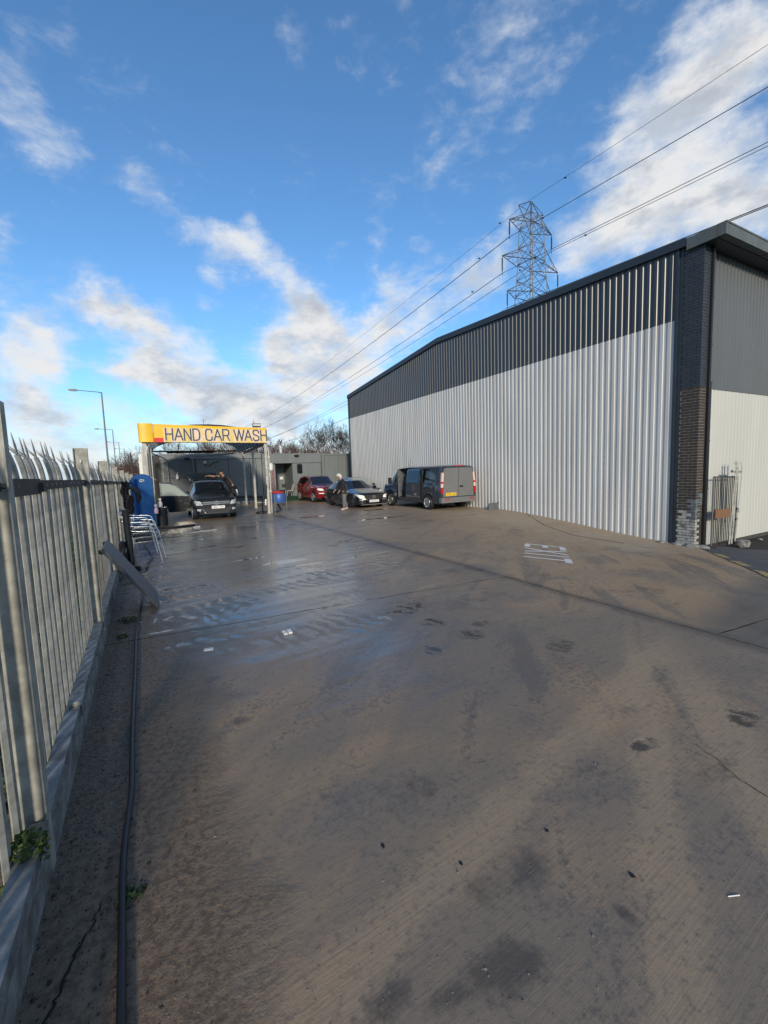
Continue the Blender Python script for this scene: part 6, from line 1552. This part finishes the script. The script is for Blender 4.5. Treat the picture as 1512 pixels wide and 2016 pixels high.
TREES = [(15.6, 41.5, 8.0, .85, 'tallest bare tree, right of the cabins next to the shed'), (17.6, 42.5, 7.4, .95, 'bare tree half hidden by the far end of the shed'), (19.4, 42.0, 7.8, .9, 'bare tree just behind the far corner of the shed'),
         (13.3, 42.0, 6.6, .95, 'spreading bare tree left of the tallest one'), (11.2, 40.5, 6.0, .95, 'bare tree to the right of the HAND CAR WASH sign'), (9.4, 42.0, 6.6, 1.0, 'bare tree behind the right end of the sign'),
         (7.2, 41.0, 6.4, 1.0, 'bare tree behind the right half of the canopy'), (4.8, 42.0, 6.2, 1.0, 'bare tree behind the middle of the canopy'), (2.4, 41.0, 6.0, 1.0, 'bare tree behind the left half of the canopy'), (.4, 42.0, 5.6, 1.0, 'bare tree behind the left canopy posts')]
for k, (x, y, h, s, lab) in enumerate(TREES):
    bare_tree('bare_tree', lab, (x, y, -.25), h, s, 100 + k, levels=5 if k < 9 else 4)
SCRUB = [(14.3, 38.6, 3.9, 'red brown scrub below the tallest tree'), (12.2, 38.2, 4.4, 'red brown scrub behind the office cabin'), (10.3, 38.5, 4.3, 'red brown scrub right of the sign'), (8.0, 38.5, 4.2, 'red brown scrub behind the sign'), (5.6, 38.4, 4.3, 'red brown scrub behind the canopy'), (3.2, 38.4, 4.2, 'red brown scrub left of the canopy middle'),
         (-1.4, 58.0, 4.6, 'rusty bush beyond the fence below the lamps'), (-2.6, 60.0, 4.2, 'rusty bush at the left end of the distant scrub'), (-.4, 52.0, 4.4, 'rusty bush just left of the white edged screen')]
for k, (x, y, h, lab) in enumerate(SCRUB):
    bare_tree('scrub_bush', lab, (x, y, -.25), h * 1.25, 1.15, 200 + k, 'twig_red', 'leafless red brown scrub behind the yard', levels=4, trunk_r=.05, multi=5)

# ------------------------------------------------------------------ street lamps
def street_lamp(label, x, y, zt, arm=1.95):
    z0 = -.3; T = thing('street_lamp', label, 'street lamp', (x, y, z0), 0, 'street lamps along the road beyond the fence'); h = zt - z0
    MB().tube([(0, 0, 0), (0, 0, 1.4), (0, 0, 1.45), (0, 0, h)], [.11, .11, .085, .055], 10).build('column', M['lamp_grey'], T, smooth=40)
    MB().tube([(0, 0, h - .06), (-.3, 0, h + .0), (-arm, 0, h + .08)], [.045, .035, .03], 8).build('arm', M['lamp_grey'], T, smooth=50)
    hd = MB().prism([(0, -.05), (-.15, -.09), (-.62, -.06), (-.70, .0), (-.55, .07), (0, .06)], (1, 0, 0), (0, 0, 1), (-arm + .12, -.11, h + .08), (0, .22, 0)).build('lamp_head', M['lamp_grey'], T)
    MB().box((-arm - .25, 0, h + .005), (.36, .16, .04)).build('lens', M['glass_lamp'], hd); MB().tube([(-arm - .1, 0, h + .14), (-arm - .1, 0, h + .21)], .04, 6).build('sensor', M['lamp_grey'], hd)
for k, (x, y, z) in enumerate(((-3.37, 47.9, 9.85), (-4.93, 84.9, 10.1), (-5.6, 112.9, 10.1), (-5.73, 138.9, 10.2), (-5.86, 163.9, 10.2))):
    street_lamp(['tall grey street lamp nearest beyond the fence', 'second nearest street lamp beyond the fence', 'third nearest street lamp beyond the fence', 'fourth nearest street lamp beyond the fence', 'farthest street lamp beyond the fence'][k], x, y, z)
A = thing('warning_post', 'short dark post with a white bracket beside the white edged screen', 'post', (-1.25, 40, -.25)); MB().tube([(0, 0, 0), (0, 0, 4.1)], .06, 6).build('column', M['container_black'], A); MB().slab((.0, 0, 3.9), (.5, 0, .3), (0, .1, 0), (0, 0, .12)).build('bracket', M['white'], A)

# ------------------------------------------------------------------ pylon and its cables
PX_, PY_ = 54.7, 49.9; AZ = R(-2)
PY0 = thing('transmission_pylon', 'tall lattice steel electricity pylon rising behind the shed', 'pylon', (PX_, PY_, -.3)); PO = (PX_, PY_, 0)
ca, sa = math.cos(AZ), math.sin(AZ)
def pp(a, b, z): return Vector((PX_ + a * ca + b * sa, PY_ - a * sa + b * ca, z))     # a across the line, b along it
def hw(z): return interp([(0, 4.2), (18, 2.45), (28, 1.75), (39, 1.20), (42.4, .10)], z) if z > 39 else interp([(0, 4.2), (18, 2.45), (28, 1.72), (33, 1.45), (39, 1.25)], z)
def bar(mb, a, b, r): mb.tube([a, b], r, 4, cap=False)
lv = [0, 6, 11.5, 16, 20, 23.5, 26.5, 28.6, 31, 33.4, 35.8, 38.6, 40.4]
for sa_, sb_ in ((-1, -1), (1, -1), (1, 1), (-1, 1)):
    mb = MB(PO)
    for z0, z1 in zip(lv, lv[1:]): bar(mb, pp(sa_ * hw(z0), sb_ * hw(z0), z0), pp(sa_ * hw(z1), sb_ * hw(z1), z1), .10 if z0 < 30 else .085)
    bar(mb, pp(sa_ * hw(40.4) , sb_ * hw(40.4), 40.4), pp(0, 0, 42.5), .07); o = mb.build('leg', M['steel'], PY0)
mb = MB(PO)
for k, (z0, z1) in enumerate(zip(lv, lv[1:])):
    a, b = hw(z0), hw(z1)
    cs0 = [(-a, -a), (a, -a), (a, a), (-a, a)]; cs1 = [(-b, -b), (b, -b), (b, b), (-b, b)]
    for i in range(4):
        j = (i + 1) % 4
        bar(mb, pp(*cs0[i], z0), pp(*cs1[j], z1), .045); bar(mb, pp(*cs0[j], z0), pp(*cs1[i], z1), .045)
        if z1 > 26: bar(mb, pp(*cs1[i], z1), pp(*cs1[j], z1), .04)
tag(mb.build('bracing', M['steel'], PY0), kind='stuff')
tips = {}
def crossarm(z, ln, hgt, nm):
    mb = MB(PO)
    for s in (-1, 1):
        tip = pp(s * ln, 0, z); w0, w1 = hw(z), hw(z + hgt)
        for sb in (-1, 1):
            bar(mb, pp(s * w0, sb * w0, z - .1), tip, .07); bar(mb, pp(s * w1, sb * w1, z + hgt), tip, .055)
            prev = None
            for t in (.33, .66):
                l = pp(s * w0, sb * w0, z - .1).lerp(tip, t); u = pp(s * w1, sb * w1, z + hgt).lerp(tip, t); bar(mb, l, u, .03)
                if prev: bar(mb, prev, l, .03)
                prev = u
        for t in (.33, .66): bar(mb, pp(s * w0, -w0, z - .1).lerp(tip, t), pp(s * w0, w0, z - .1).lerp(tip, t), .03)
    arm_ = mb.build('crossarm', M['steel'], PY0)
    for s in (-1, 1):
        tip = pp(s * ln, 0, z); prof = [(0, .03)]
        for i in range(14): prof += [(.35 + i * .13, .05), (.40 + i * .13, .13), (.43 + i * .13, .05)]
        prof += [(2.5, .03), (2.75, .06), (2.8, 0)]
        MB(PO).lathe(tip, (0, 0, -1), prof, 7).build('insulator', M['insulator'], arm_); tips[(nm, s)] = tip - Vector((0, 0, 2.8))
crossarm(38.7, 4.75, 1.7, 'top'); crossarm(33.2, 6.3, 2.2, 'middle'); crossarm(28.4, 5.3, 1.9, 'bottom')
mb = MB(PO)
for s in (-1, 1):
    tip = pp(s * 2.8, 0, 41.2)
    for sb in (-1, 1): bar(mb, pp(s * hw(40.4), sb * hw(40.4), 40.3), tip, .05); bar(mb, pp(0, 0, 42.5), tip, .05)
mb.build('earth_peak', M['steel'], PY0)
DL = Vector((math.sin(AZ), math.cos(AZ), 0))
def cable(label, p, twin, sag_far=9.0, sag_near=3.2, r=.033, name='power_cable'):
    mb = MB(p)
    for off in ((-.16, .16) if twin else (0,)):
        pts = []
        for i in range(22):
            t = i / 21; L_ = 360.0; d = t * L_ * .78; u = d / L_; pts.append(p + DL * d + Vector((off * ca, -off * sa, -4 * sag_far * u * (1 - u) - 2.0 * u + off * .55)))
        mb.tube(pts, r, 4, cap=False)
        pts = []
        for i in range(14):
            d = i / 13 * 130; u = d / 260.0; pts.append(p - DL * d + Vector((off * ca, -off * sa, -4 * sag_near * u * (1 - u) + off * .55)))
        mb.tube(pts, r, 4, cap=False)
    for d in (-6, 6.5): q_ = p + DL * d; q_.z -= .3; mb.box(q_, (.3, .24, .12))
    return tag(mb.build(name, M['wire']), label, 'cable', 'overhead cables strung from the pylon')
for nm in ('top', 'middle', 'bottom'):
    for s in (-1, 1): cable(f"twin power cable hung from the {'left' if s < 0 else 'right'} tip of the {nm} crossarm", tips[(nm, s)], True)
cable('single earth cable running over the peak of the pylon', Vector((PX_, PY_, 42.5)), False, 8.0, 2.6, .026)
